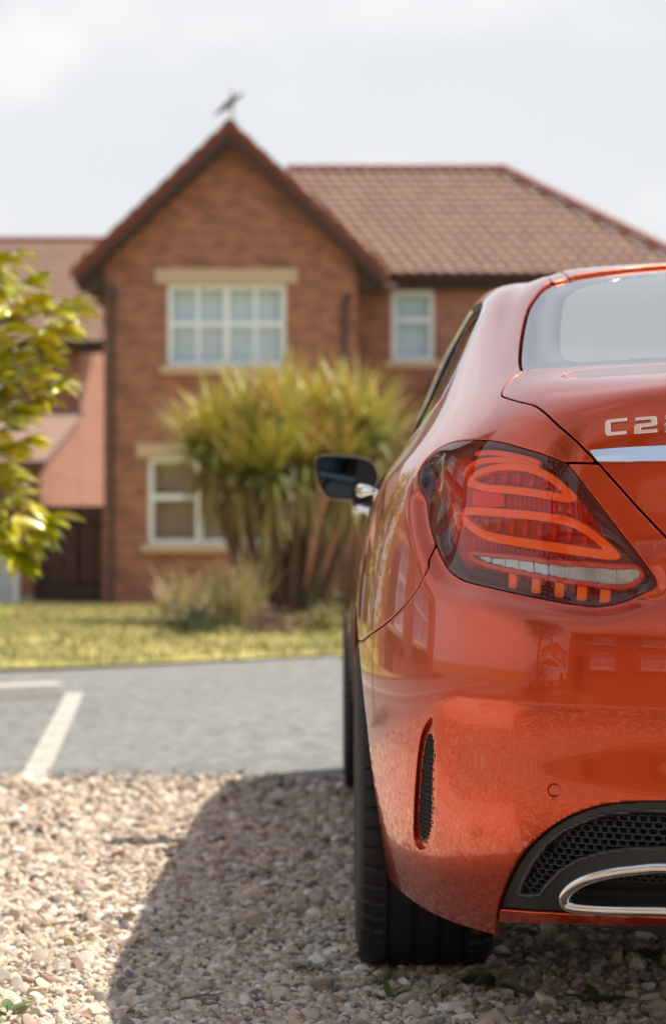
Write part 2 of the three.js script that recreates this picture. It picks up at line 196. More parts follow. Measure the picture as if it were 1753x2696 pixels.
// ---- the house behind it on the left, its side wall in the sun ----
{
  const H = thing('neighbour_house', 'brick house with a sunlit side wall and a lean-to porch behind the garden gate', 'house', [-6.3, -.1, Zc(41.7)]);
  part('front_wall', box(7, 5.2, .25, -3.5, 2.6, -.125), BRICK, H);
  part('side_wall', slab([[-.26, 0], [-8, 0], [-8, 5.25], [-4, 7.8], [-.26, 5.25]].map(p => [p[0], p[1]]), .25).rotateY(-Math.PI / 2), BRICK, H);
  const P = part('porch_wall', (() => { const s = slab([[0, 0], [5.5, 0], [5.5, 2.42], [0, 3.68]], 3.4).rotateY(-Math.PI / 2); return s.translate(0, 0, 0); })(), BRICK, H); P.position.set(-.004, 0, .004);
  part('porch_roof', slab([[-.05, 3.78], [5.75, 2.45], [5.75, 2.37], [-.05, 3.68]], 3.6).rotateY(-Math.PI / 2).translate(.12, .02, .01), TILES[3], H);
  tileSlope(H, 5.2, .4, 8.0, -4.0, () => -5.2, () => 1.0, 91, 300, .24);
  part('roof_deck', mesh([-7.3, 5.16, .4, 1.0, 5.16, .4, 1.0, 7.96, -4.0, -7.3, 7.96, -4.0], null, [0, 1, 2, 0, 2, 3]), RIDGE, H);
  part('roof_back', mesh([-7.3, 5.16, -8.4, 1.0, 5.16, -8.4, 1.0, 7.96, -4.0, -7.3, 7.96, -4.0], null, [0, 2, 1, 0, 3, 2]), RIDGE, H);
  for (let k = 0; k < 16; k++) part('ridge_tile', new THREE.CylinderGeometry(.12, .12, .48, 10, 1, false, 0, Math.PI).rotateZ(Math.PI / 2).translate(-6.6 + k * .49, 7.98, -4.02), RIDGE, H);
  part('gutter', [box(8.2, .1, .1, -3.1, 5.14, .48), box(8.2, .2, .03, -3.1, 5.05, .42)], DARKWOOD, H);
  windowIn(H, -2.6, -1.4, 3.75, 4.75, { z: .04, lights: 2, cols: 1, lintel: 0 });
  const G = thing('garden_gate', 'dark brown boarded garden gate beside the brick house', 'gate', [-5.32, -.06, Zc(29.6)]);
  for (let k = 0; k < 9; k++) part('board', box(.108, 1.47 + .0 * k, .025, .058 + k * .114, .74, (k % 2) * .004), FENCE, G);
  part('rail', [box(1.04, .09, .03, .52, .3, -.03), box(1.04, .09, .03, .52, 1.2, -.03)], FENCE, G); part('post', box(.1, 1.55, .1, -.06, .78, -.02), FENCE, G); part('post', box(.1, 1.55, .1, 1.1, .78, -.02), FENCE, G);
  const D = thing('garage_door', 'pale blue grey panelled garage door left of the garden gate', 'door', [-6.7, -.06, Zc(29.4)]);
  for (let k = 0; k < 5; k++) part('panel', rbox(1.05, .2, .04, .01, .45, .11 + k * .21, 0), std([.5, .56, .62], .5), D); part('frame', [box(.08, 1.1, .08, -.14, .55, 0), box(.08, 1.1, .08, 1.04, .55, 0), box(1.1, .08, .08, .45, 1.12, 0)], UPVC, D);
}

// ---- what the paint mirrors: the street behind and beside the camera ----
function plainHouse(label, pos, turn, w, d, eave, rise, wins, gableFront, M = BRICK) {
  const H = thing('street_house', label, 'house', pos, turn);
  const holes = wins.map(v => v.slice(0, 4));
  if (gableFront) part('front_wall', wallWithHoles(0, [[-w / 2, 0], [w / 2, 0], [w / 2, eave], [0, eave + rise], [-w / 2, eave]], holes, .25).translate(0, 0, -.25), M, H); else part('front_wall', wallWithHoles(0, [[-w / 2, 0], [w / 2, 0], [w / 2, eave], [-w / 2, eave]], holes, .25).translate(0, 0, -.25), M, H);
  part('side_wall', [box(.25, eave, d - .26, -w / 2 + .126, eave / 2, -d / 2 - .12), box(.25, eave, d - .26, w / 2 - .126, eave / 2, -d / 2 - .12), box(w - .52, eave, .25, 0, eave / 2, -d + .13)], M, H);
  if (gableFront) for (const s of [-1, 1]) part('roof', slab(s < 0 ? [[-w / 2 - .3, eave - .28], [0, eave + rise + .02], [0, eave + rise + .2], [-w / 2 - .34, eave - .1]] : [[w / 2 + .3, eave - .28], [w / 2 + .34, eave - .1], [0, eave + rise + .2], [0, eave + rise + .02]], d + .5).translate(0, 0, -d - .2), TILES[1], H);
  else { const s = slab([[.35, eave - .15], [-d / 2, eave + rise], [-d - .35, eave - .15], [-d / 2, eave + rise + .2]].map(p => p), w + .5); part('roof', slab([[-.4, eave - .2], [d / 2, eave + rise], [d + .4, eave - .2], [d + .4, eave], [d / 2, eave + rise + .2], [-.4, eave]], w + .5).rotateY(Math.PI / 2).translate(-w / 2 - .25, 0, 0), TILES[1], H); part('gable_wall', [slab([[.0, eave], [d, eave], [d / 2, eave + rise]], .2).rotateY(Math.PI / 2).translate(-w / 2, 0, 0), slab([[.0, eave], [d, eave], [d / 2, eave + rise]], .2).rotateY(Math.PI / 2).translate(w / 2 - .2, 0, 0)], M, H); }
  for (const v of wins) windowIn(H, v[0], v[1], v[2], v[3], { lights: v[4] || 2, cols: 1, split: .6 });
  part('door', rbox(.95, 2.05, .06, .01, w / 2 - 1.3, 1.03, .03), std([.08, .05, .04], .5), H);
  return H;
}
plainHouse('brick house with wide white windows behind the photographer', [-6.7, -.05, 9.2], Math.PI * .81, 9, 7, 5.2, 2.6, [[-3.6, -1.6, .95, 2.2], [.0, 2, .95, 2.2], [-3.6, -1.6, 3.5, 4.7], [.0, 2, 3.5, 4.7]], false);
plainHouse('gabled brick house with tall white windows facing the side of the car', [-9.2, -.05, -9.4], Math.PI * .24, 6.6, 7, 5, 3.1, [[-2.4, -.7, .9, 2.3], [.5, 2.2, .9, 2.3], [-2.3, -.6, 3.4, 4.8], [.6, 2.3, 3.4, 4.8]], true);
plainHouse('distant gabled brick house across the street behind the white car', [-30, -.05, 13], Math.PI * .6, 8, 8, 5, 2.8, [[-2.6, -.8, .9, 2.2], [.8, 2.6, .9, 2.2], [-2.6, -.8, 3.4, 4.6], [.8, 2.6, 3.4, 4.6]], true);


// ================= THE CAR =================
// ---- car body surface: a bicubic spline net, columns run round the car from the tail to the nose, rows run up from the bumper lip to the roof line; [x, y, forward of rear axle]
const NET = [
 [[0,.205,-.93],[0,.27,-.985],[0,.40,-1.058],[0,.55,-1.052],[0,.66,-1.05],[0,.75,-1.015],[0,.85,-1.0],[0,.95,-.997],[0,1.045,-.985],[0,1.087,-.945],[0,1.112,-.72],[0,1.142,-.48],[0,1.29,-.10],[0,1.40,.28],[0,1.432,.6],[0,1.442,.9]],
 [[-.25,.205,-.92],[-.25,.27,-.975],[-.25,.40,-1.048],[-.25,.55,-1.042],[-.25,.66,-1.04],[-.25,.75,-1.003],[-.25,.85,-.987],[-.25,.95,-.983],[-.25,1.038,-.97],[-.25,1.08,-.93],[-.25,1.11,-.72],[-.25,1.14,-.48],[-.24,1.285,-.1],[-.22,1.395,.28],[-.13,1.428,.6],[0,1.442,.92]],
 [[-.45,.205,-.87],[-.45,.27,-.93],[-.45,.40,-1.002],[-.45,.55,-.998],[-.45,.66,-.997],[-.45,.755,-.965],[-.45,.85,-.95],[-.45,.95,-.945],[-.45,1.022,-.93],[-.45,1.062,-.89],[-.45,1.10,-.71],[-.44,1.136,-.48],[-.42,1.275,-.1],[-.38,1.385,.26],[-.24,1.42,.6],[0,1.441,.95]],
 [[-.60,.21,-.80],[-.60,.275,-.865],[-.60,.40,-.928],[-.60,.55,-.934],[-.60,.66,-.932],[-.60,.755,-.90],[-.597,.85,-.885],[-.592,.945,-.875],[-.59,1.0,-.858],[-.585,1.04,-.815],[-.58,1.085,-.69],[-.585,1.13,-.49],[-.545,1.265,-.1],[-.48,1.37,.22],[-.31,1.412,.6],[0,1.441,1.0]],
 [[-.72,.22,-.66],[-.725,.285,-.72],[-.73,.40,-.78],[-.728,.55,-.80],[-.726,.66,-.797],[-.718,.755,-.775],[-.712,.85,-.758],[-.705,.935,-.735],[-.697,.985,-.712],[-.685,1.025,-.675],[-.67,1.073,-.57],[-.645,1.14,-.37],[-.60,1.255,-.03],[-.535,1.355,.28],[-.36,1.403,.65],[0,1.441,1.05]],
 [[-.80,.225,-.50],[-.81,.285,-.545],[-.82,.40,-.60],[-.82,.55,-.62],[-.815,.66,-.62],[-.81,.755,-.60],[-.80,.85,-.585],[-.787,.925,-.555],[-.772,.972,-.52],[-.752,1.01,-.47],[-.715,1.075,-.38],[-.67,1.165,-.2],[-.62,1.27,.05],[-.56,1.358,.33],[-.40,1.40,.7],[0,1.441,1.1]],
 [[-.86,.24,-.30],[-.868,.29,-.33],[-.877,.40,-.37],[-.882,.55,-.38],[-.88,.66,-.37],[-.875,.75,-.35],[-.863,.84,-.33],[-.844,.91,-.30],[-.824,.957,-.27],[-.80,.997,-.23],[-.755,1.065,-.16],[-.70,1.17,0],[-.645,1.28,.18],[-.58,1.365,.42],[-.43,1.405,.78],[0,1.442,1.15]],
 [[-.885,.25,-.02],[-.893,.30,-.05],[-.902,.40,-.08],[-.907,.55,-.08],[-.906,.66,-.07],[-.90,.74,-.05],[-.889,.82,-.03],[-.87,.895,0],[-.85,.945,.03],[-.822,.985,.06],[-.778,1.05,.12],[-.722,1.16,.25],[-.66,1.28,.4],[-.59,1.372,.55],[-.45,1.41,.85],[0,1.442,1.2]],
 [[-.88,.25,.45],[-.885,.3,.45],[-.895,.4,.45],[-.9,.55,.45],[-.9,.66,.45],[-.897,.73,.45],[-.89,.80,.46],[-.875,.875,.47],[-.86,.93,.48],[-.833,.97,.5],[-.795,1.02,.52],[-.737,1.14,.58],[-.672,1.27,.66],[-.595,1.385,.75],[-.45,1.42,.95],[0,1.443,1.23]],
 [[-.87,.25,1],[-.875,.3,1],[-.885,.4,1],[-.893,.55,1],[-.897,.66,1],[-.895,.72,1],[-.888,.79,1],[-.875,.865,1],[-.862,.92,1],[-.838,.955,1],[-.80,1.005,1],[-.74,1.13,1],[-.675,1.26,1],[-.60,1.38,1.02],[-.45,1.425,1.1],[0,1.445,1.28]],
 [[-.87,.25,1.6],[-.875,.3,1.6],[-.885,.4,1.6],[-.893,.55,1.6],[-.897,.66,1.6],[-.895,.72,1.6],[-.888,.785,1.6],[-.875,.86,1.6],[-.862,.91,1.6],[-.838,.945,1.6],[-.80,.99,1.6],[-.745,1.11,1.58],[-.68,1.25,1.5],[-.60,1.375,1.42],[-.45,1.42,1.38],[0,1.444,1.35]],
 [[-.875,.25,2.25],[-.88,.3,2.25],[-.89,.4,2.25],[-.898,.55,2.25],[-.9,.65,2.25],[-.898,.71,2.25],[-.89,.78,2.24],[-.878,.85,2.22],[-.865,.9,2.2],[-.835,.935,2.18],[-.80,.975,2.15],[-.745,1.09,2.0],[-.68,1.23,1.8],[-.60,1.36,1.62],[-.45,1.415,1.5],[0,1.443,1.42]],
 [[-.88,.25,2.86],[-.888,.3,2.86],[-.898,.4,2.86],[-.905,.55,2.86],[-.907,.64,2.86],[-.903,.7,2.85],[-.893,.77,2.84],[-.87,.84,2.82],[-.84,.885,2.78],[-.80,.915,2.74],[-.76,.945,2.68],[-.70,1.02,2.48],[-.63,1.20,2.0],[-.56,1.35,1.7],[-.42,1.41,1.55],[0,1.442,1.5]],
 [[-.82,.22,3.3],[-.83,.28,3.32],[-.84,.4,3.35],[-.845,.52,3.35],[-.84,.6,3.33],[-.83,.66,3.3],[-.80,.73,3.26],[-.76,.79,3.2],[-.72,.83,3.12],[-.67,.87,3.02],[-.6,.93,2.82],[-.52,1.0,2.6],[-.48,1.19,2.15],[-.44,1.365,1.78],[-.32,1.415,1.6],[0,1.442,1.56]],
 [[-.55,.2,3.5],[-.56,.28,3.54],[-.57,.4,3.57],[-.57,.5,3.57],[-.56,.58,3.55],[-.55,.64,3.52],[-.53,.7,3.46],[-.5,.76,3.38],[-.46,.81,3.27],[-.42,.86,3.12],[-.36,.935,2.88],[-.3,1.0,2.68],[-.28,1.19,2.2],[-.26,1.375,1.8],[-.2,1.42,1.66],[0,1.441,1.6]],
 [[0,.2,3.58],[0,.28,3.62],[0,.4,3.64],[0,.5,3.64],[0,.58,3.62],[0,.64,3.58],[0,.71,3.52],[0,.77,3.43],[0,.82,3.32],[0,.87,3.17],[0,.945,2.92],[0,1.005,2.7],[0,1.19,2.22],[0,1.375,1.82],[0,1.42,1.7],[0,1.441,1.62]]];
NET.forEach((c, i) => {
  const rear = Math.max(0, 1 - i / 7), low = [.165, .165, .167, .170, .173, .182, .214][i];
  if (low) { c[0][1] = low; c[1][1] = low + .072; }
  c[12][1] += .013 * rear; c[13][1] += i < 12 ? .022 : .012; c[14][1] += .032; c[15][1] += .034;
});
const NS = 16, NT = 16;
const CP = NET.map(c => c.map(p => p.slice()));
function ctl(i, j) {
  let sx = 1;
  if (i < 0) { i = -i; sx = -1; } if (i > NS - 1) { i = 2 * (NS - 1) - i; sx = -sx; }
  if (j > NT - 1) { j = 2 * (NT - 1) - j; sx = -sx; }
  if (j < 0) { const a = CP[i][0], b = CP[i][1]; return [sx * (2 * a[0] - b[0]), 2 * a[1] - b[1], 2 * a[2] - b[2]]; }
  const p = CP[i][j]; return [sx * p[0], p[1], p[2]];
}
const bw = u => [(1 - u) ** 3 / 6, (3 * u ** 3 - 6 * u * u + 4) / 6, (-3 * u ** 3 + 3 * u * u + 3 * u + 1) / 6, u ** 3 / 6];
function surf(s, t) {
  const i = Math.max(0, Math.min(NS - 2, Math.floor(s))), j = Math.max(0, Math.min(NT - 2, Math.floor(t)));
  const a = bw(s - i), b = bw(t - j), o = [0, 0, 0];
  for (let p = 0; p < 4; p++) for (let q = 0; q < 4; q++) {
    const c = ctl(i + p - 1, j + q - 1), w = a[p] * b[q];
    o[0] += w * c[0]; o[1] += w * c[1]; o[2] += w * c[2];
  }
  return o;
}
for (let it = 0; it < 2; it++) {   // draw the net towards the measured points, a little short of them so that it stays smooth
  const d = NET.map((c, i) => c.map((p, j) => { const q = surf(i, j); return [p[0] - q[0], p[1] - q[1], p[2] - q[2]]; }));
  d.forEach((c, i) => c.forEach((v, j) => { for (let k = 0; k < 3; k++) CP[i][j][k] += .75 * v[k]; }));
}

// panel lines, measured along (round, up) on the net
const FEAT = {
  lamp: [[5.224,7.059],[5.256,7.429],[5.158,7.881],[4.941,8.234],[4.651,8.322],[4.33,8.207],[4.016,8.013],[3.741,7.756],[3.498,7.487],[3.277,7.267],[3.07,7.073],[2.95,6.963],[2.87,6.822],[2.678,6.445],[2.497,6.092],[2.33,5.741],[2.175,5.384],[2.074,5.108],[2.05,4.997],[2.067,4.926],[2.124,4.883],[2.265,4.809],[2.427,4.721],[2.595,4.667],[2.769,4.667],[3.041,4.708],[3.329,4.772],[3.64,4.843],[3.984,4.924],[4.236,4.98],[4.399,5.042],[4.578,5.171],[4.709,5.349],[4.86,5.626],[4.995,5.953],[5.111,6.36],[5.179,6.703]],
  guideU: [[4.384,6.829],[4.257,7.06],[4.016,7.158],[3.765,7.145],[3.532,7.056],[3.333,6.92],[3.164,6.751],[3.02,6.563],[2.9,6.399],[2.889,6.35],[2.975,6.334],[3.154,6.385],[3.469,6.482],[3.789,6.567],[4.093,6.649],[4.293,6.771]],
  guideL: [[4.484,6.058],[4.482,6.221],[4.37,6.264],[4.044,6.223],[3.68,6.167],[3.351,6.112],[3.086,6.048],[2.892,5.976],[2.706,5.824],[2.547,5.631],[2.446,5.451],[2.447,5.395],[2.582,5.408],[2.849,5.468],[3.135,5.532],[3.443,5.595],[3.777,5.663],[4.07,5.738],[4.288,5.865]],
  rev: [[4.373,5.488],[4.134,5.472],[3.655,5.427],[3.233,5.361],[2.849,5.321],[2.498,5.268],[2.255,5.229],[2.218,5.118],[2.291,5.004],[2.453,4.973],[2.674,4.998],[3.037,5.05],[3.434,5.128],[3.878,5.22],[4.202,5.314],[4.34,5.399]],
  arc1: [[4.288,7.805],[4.048,7.698],[3.83,7.528],[3.538,7.276],[3.348,7.094]],
  arc2: [[4.47,7.118],[4.368,7.349],[4.142,7.434],[3.821,7.318],[3.534,7.14],[3.356,6.979]],
  blocks: [[3.741,5.049],[3.427,4.993],[3.133,4.943],[2.857,4.902],[2.59,4.872]],
  sideguide: [[4.733,6.418],[4.678,6.2],[4.592,5.933]],
  mid: [[4.431,6.678],[4.145,6.619],[3.884,6.522],[3.873,6.282],[4.126,6.297],[4.434,6.352]],
  lid: [[3.381,10.777],[3.64,10.519],[3.821,10.196],[3.878,9.881],[3.752,9.666],[3.508,9.321],[3.295,8.962],[3.015,7.958],[2.77,7.292],[2.584,6.901],[2.324,6.414],[2.126,6.051],[1.961,5.739]],
  seam: [[6.357,3.727],[5.888,3.958],[5.539,4.169],[5.254,4.412],[5.045,4.643],[4.895,4.88],[4.811,5.148],[4.851,5.338]],
  glassL: [[3.422,10.81],[3.452,11.058],[3.435,11.433],[3.399,11.763],[3.327,12.134],[3.203,12.34],[3.037,12.565],[2.836,12.664],[2.554,12.743],[2.079,12.841],[1.57,12.956],[1.103,13.044]],
  glassB: [[3.377,10.806],[2.76,10.826],[2.225,10.828],[1.579,10.863]],
  clear: [[1.516,11.113],[2.382,11.087],[2.573,11.121],[2.66,11.257],[2.637,11.641],[2.568,12.096],[2.489,12.293],[2.302,12.453],[1.969,12.575],[1.509,12.667],[1.119,12.706]],
  chrome: [[1.95,7.17],[2.325,7.173],[2.667,7.165],[2.562,6.915],[2.326,6.894],[1.952,6.887]],
  vent: [[4.573,2.848],[4.678,2.761],[4.768,2.605],[4.831,2.339],[4.881,2.033],[4.931,1.669],[4.945,1.409],[4.884,1.304],[4.768,1.326],[4.6,1.463],[4.532,1.75],[4.506,2.2],[4.529,2.539],[4.575,2.699]],
  ventblack: [[4.693,2.626],[4.783,2.392],[4.835,2.041],[4.887,1.68],[4.882,1.467],[4.821,1.432],[4.726,1.508],[4.67,1.725],[4.632,2.184],[4.621,2.552]],
  diff: [[3.663,0.413],[3.652,0.684],[3.611,0.978],[3.516,1.288],[3.371,1.56],[3.193,1.759],[2.995,1.924],[2.786,2.036],[2.547,2.116],[2.261,2.155],[2.006,2.173]],
  striptop: [[3.644,0.725],[3.05,0.847],[2.544,0.913],[1.939,0.967]],
  stripbot: [[3.655,0.404],[3.04,0.628],[1.93,0.82]],
  meshO: [[3.425,1.047],[3.375,1.24],[3.275,1.47],[3.139,1.667],[2.991,1.799],[2.819,1.898],[2.603,1.993],[2.314,2.04],[2.003,2.061],[1.99,1.729],[2.3,1.705],[2.588,1.648],[2.829,1.551],[3.012,1.415],[3.146,1.222],[3.22,1.078]],
  exO: [[1.979,1.554],[2.233,1.515],[2.459,1.464],[2.694,1.369],[2.838,1.253],[2.902,1.138],[2.89,1.038],[2.824,1.006],[2.673,1.004],[2.314,1.032],[1.946,1.066]]
};
const NSUB = [40, 40, 40, 46, 50, 50, 34, 14, 14, 14, 14, 14, 14, 14, 12], TSUB = [30, 30, 28, 26, 26, 26, 26, 26, 22, 24, 26, 30, 34, 20, 12];
const knots = sub => { const o = []; sub.forEach((n, i) => { for (let k = 0; k < n; k++) o.push(i + k / n); }); o.push(sub.length); return o; };
const SG = knots(NSUB), TG = knots(TSUB), GW = SG.length, GH = TG.length;
const sub3 = (a, b) => [a[0] - b[0], a[1] - b[1], a[2] - b[2]], cross3 = (a, b) => [a[1] * b[2] - a[2] * b[1], a[2] * b[0] - a[0] * b[2], a[0] * b[1] - a[1] * b[0]];
const norm3 = a => { const l = Math.hypot(a[0], a[1], a[2]) || 1; return [a[0] / l, a[1] / l, a[2] / l]; };
function inPoly(s, t, P) { let c = false; for (let i = 0, j = P.length - 1; i < P.length; j = i++) if ((P[i][1] > t) !== (P[j][1] > t) && s < (P[j][0] - P[i][0]) * (t - P[i][1]) / (P[j][1] - P[i][1]) + P[i][0]) c = !c; return c; }
function smoothClosed(P, n = 4) { const o = []; for (let i = 0; i < P.length; i++) { const a = P[(i + P.length - 1) % P.length], b = P[i], c = P[(i + 1) % P.length], d = P[(i + 2) % P.length]; for (let k = 0; k < n; k++) { const u = k / n, w = [-.5 * u + u * u - .5 * u ** 3, 1 - 2.5 * u * u + 1.5 * u ** 3, .5 * u + 2 * u * u - 1.5 * u ** 3, -.5 * u * u + .5 * u ** 3]; o.push([w[0] * a[0] + w[1] * b[0] + w[2] * c[0] + w[3] * d[0], w[0] * a[1] + w[1] * b[1] + w[2] * c[1] + w[3] * d[1]]); } } return o; }
function smoothOpen(P, n = 4) { const o = []; for (let i = 0; i < P.length - 1; i++) { const a = P[Math.max(0, i - 1)], b = P[i], c = P[i + 1], d = P[Math.min(P.length - 1, i + 2)]; for (let k = 0; k < n; k++) { const u = k / n, w = [-.5 * u + u * u - .5 * u ** 3, 1 - 2.5 * u * u + 1.5 * u ** 3, .5 * u + 2 * u * u - 1.5 * u ** 3, -.5 * u * u + .5 * u ** 3]; o.push([w[0] * a[0] + w[1] * b[0] + w[2] * c[0] + w[3] * d[0], w[0] * a[1] + w[1] * b[1] + w[2] * c[1] + w[3] * d[1]]); } } o.push(P[P.length - 1]); return o; }
const inDom = p => p[0] >= -.001 && p[0] <= NS - .999 && p[1] >= -.001 && p[1] <= NT - .999;
function outline(P, closed = true) { // 3-D segments of a line drawn on the net; stretches off the net are left out
  const segs = []; let lo = [1e9, 1e9], hi = [-1e9, -1e9];
  for (let i = 0; i < P.length - (closed ? 0 : 1); i++) {
    const a = P[i], b = P[(i + 1) % P.length], n = Math.max(1, Math.ceil(Math.hypot(b[0] - a[0], b[1] - a[1]) / .12)); let last = null;
    for (let k = 0; k <= n; k++) { const q = [a[0] + (b[0] - a[0]) * k / n, a[1] + (b[1] - a[1]) * k / n]; const p = inDom(q) ? surf(q[0], q[1]) : null; if (p && last) segs.push([last, p]); last = p; }
    lo = [Math.min(lo[0], a[0]), Math.min(lo[1], a[1])]; hi = [Math.max(hi[0], a[0]), Math.max(hi[1], a[1])];
  }
  return { P, segs, lo, hi };
}
function segDist(p, segs, cap = 9) {
  let m = cap * cap;
  for (const [a, b] of segs) { const vx = b[0] - a[0], vy = b[1] - a[1], vz = b[2] - a[2], wx = p[0] - a[0], wy = p[1] - a[1], wz = p[2] - a[2]; if (wx * wx + wy * wy + wz * wz > m * 4 + .01) continue; let u = (wx * vx + wy * vy + wz * vz) / (vx * vx + vy * vy + vz * vz + 1e-12); u = u < 0 ? 0 : u > 1 ? 1 : u; const dx = wx - u * vx, dy = wy - u * vy, dz = wz - u * vz, q = dx * dx + dy * dy + dz * dz; if (q < m) m = q; }
  return Math.sqrt(m);
}
// base grid, then the pressed-in forms: hollow round the lamp's foot, shelf under the bumper crease, vent channel
const LAMP = outline(smoothClosed(FEAT.lamp, 3));
const lampFoot = outline(smoothOpen(FEAT.lamp.slice(18).concat([FEAT.lamp[0]]), 3), false).segs;
const lampTop = outline(smoothOpen(FEAT.lamp.slice(0, 19), 3), false).segs;
const BASE = new Array(GW * GH), POS = new Array(GW * GH), NOR = new Array(GW * GH);
for (let i = 0; i < GW; i++) for (let j = 0; j < GH; j++) BASE[i * GH + j] = surf(SG[i], TG[j]);
function normals(G, N) {
  for (let i = 0; i < GW; i++) for (let j = 0; j < GH; j++) {
    const at = (a, b) => { let sx = 1; if (a < 0) { a = -a; sx = -1; } if (a > GW - 1) { a = 2 * (GW - 1) - a; sx = -1; } if (b > GH - 1) { b = 2 * (GH - 1) - b; sx = -sx; } b = Math.max(0, b); const p = G[a * GH + b]; return [sx * p[0], p[1], p[2]]; };
    const ds = sub3(at(i + 1, j), at(i - 1, j)), dt = sub3(at(i, j + 1), at(i, j - 1));
    N[i * GH + j] = norm3(cross3(dt, ds));
  }
}
normals(BASE, NOR);
{ const n = NOR[Math.floor(GW * .6) * GH + 60]; if (n[0] > 0) for (const q of NOR) { q[0] *= -1; q[1] *= -1; q[2] *= -1; } }
const gauss = (d, w) => Math.exp(-d * d / (w * w));
function press(s, t, p) {
  let h = 0;
  if (s < 7 && t < 9) {
    const d = segDist(p, lampFoot, .3), inside = inPoly(s, t, LAMP.P);
    if (d < .29) { const du = segDist(p, lampTop, .4), k = sstep(0, 1, du / (du + d + 1e-5) * 1.5) * sstep(0, .05, du + d * .3); h -= .020 * k * (inside ? gauss(d, .11) : gauss(d, .021)); }
    const yc = .563 - .022 * sstep(4.1, 4.7, s), u = (yc - p[1]) / .19;
    if (u > -.08 && u < 1) h -= .011 * (u < 0 ? 0 : Math.pow(Math.sin(Math.PI * Math.pow(u, .62)), 1.15)) * (1 - sstep(4.1, 4.62, s));
  }
  return h;
}
const DISP = new Float32Array(GW * GH);
for (let i = 0; i < GW; i++) for (let j = 0; j < GH; j++) { const k = i * GH + j, h = press(SG[i], TG[j], BASE[k]), n = NOR[k], b = BASE[k]; DISP[k] = h; POS[k] = [b[0] + n[0] * h, b[1] + n[1] * h, b[2] + n[2] * h]; }
const flip = NOR[Math.floor(GW * .6) * GH + 60][0] < 0;
normals(POS, NOR);
{ const n = NOR[Math.floor(GW * .6) * GH + 60]; if (n[0] > 0) for (const q of NOR) { q[0] *= -1; q[1] *= -1; q[2] *= -1; } }

function field(o) { // signed distance in metres at every node: negative inside
  if (o.f) return o.f; const f = new Float32Array(GW * GH).fill(.5);
  for (let i = 0; i < GW; i++) { const s = SG[i]; if (s < o.lo[0] - .4 || s > o.hi[0] + .4) continue; for (let j = 0; j < GH; j++) { const t = TG[j]; if (t < o.lo[1] - .4 || t > o.hi[1] + .4) continue; const k = i * GH + j; f[k] = segDist(BASE[k], o.segs, .5) * (inPoly(s, t, o.P) ? -1 : 1); } }
  return o.f = f;
}
const inter = (...fs) => { const o = new Float32Array(GW * GH); for (let k = 0; k < o.length; k++) { let m = -9; for (const f of fs) if (f[k] > m) m = f[k]; o[k] = m; } return o; };
const union = (...fs) => { const o = new Float32Array(GW * GH); for (let k = 0; k < o.length; k++) { let m = 9; for (const f of fs) if (f[k] < m) m = f[k]; o[k] = m; } return o; };
const grow = (f, d) => f.map(v => v - d), not = f => f.map(v => -v);
const byPoint = fn => { const o = new Float32Array(GW * GH); for (let k = 0; k < o.length; k++) o[k] = fn(BASE[k], SG[Math.floor(k / GH)], TG[k % GH]); return o; };
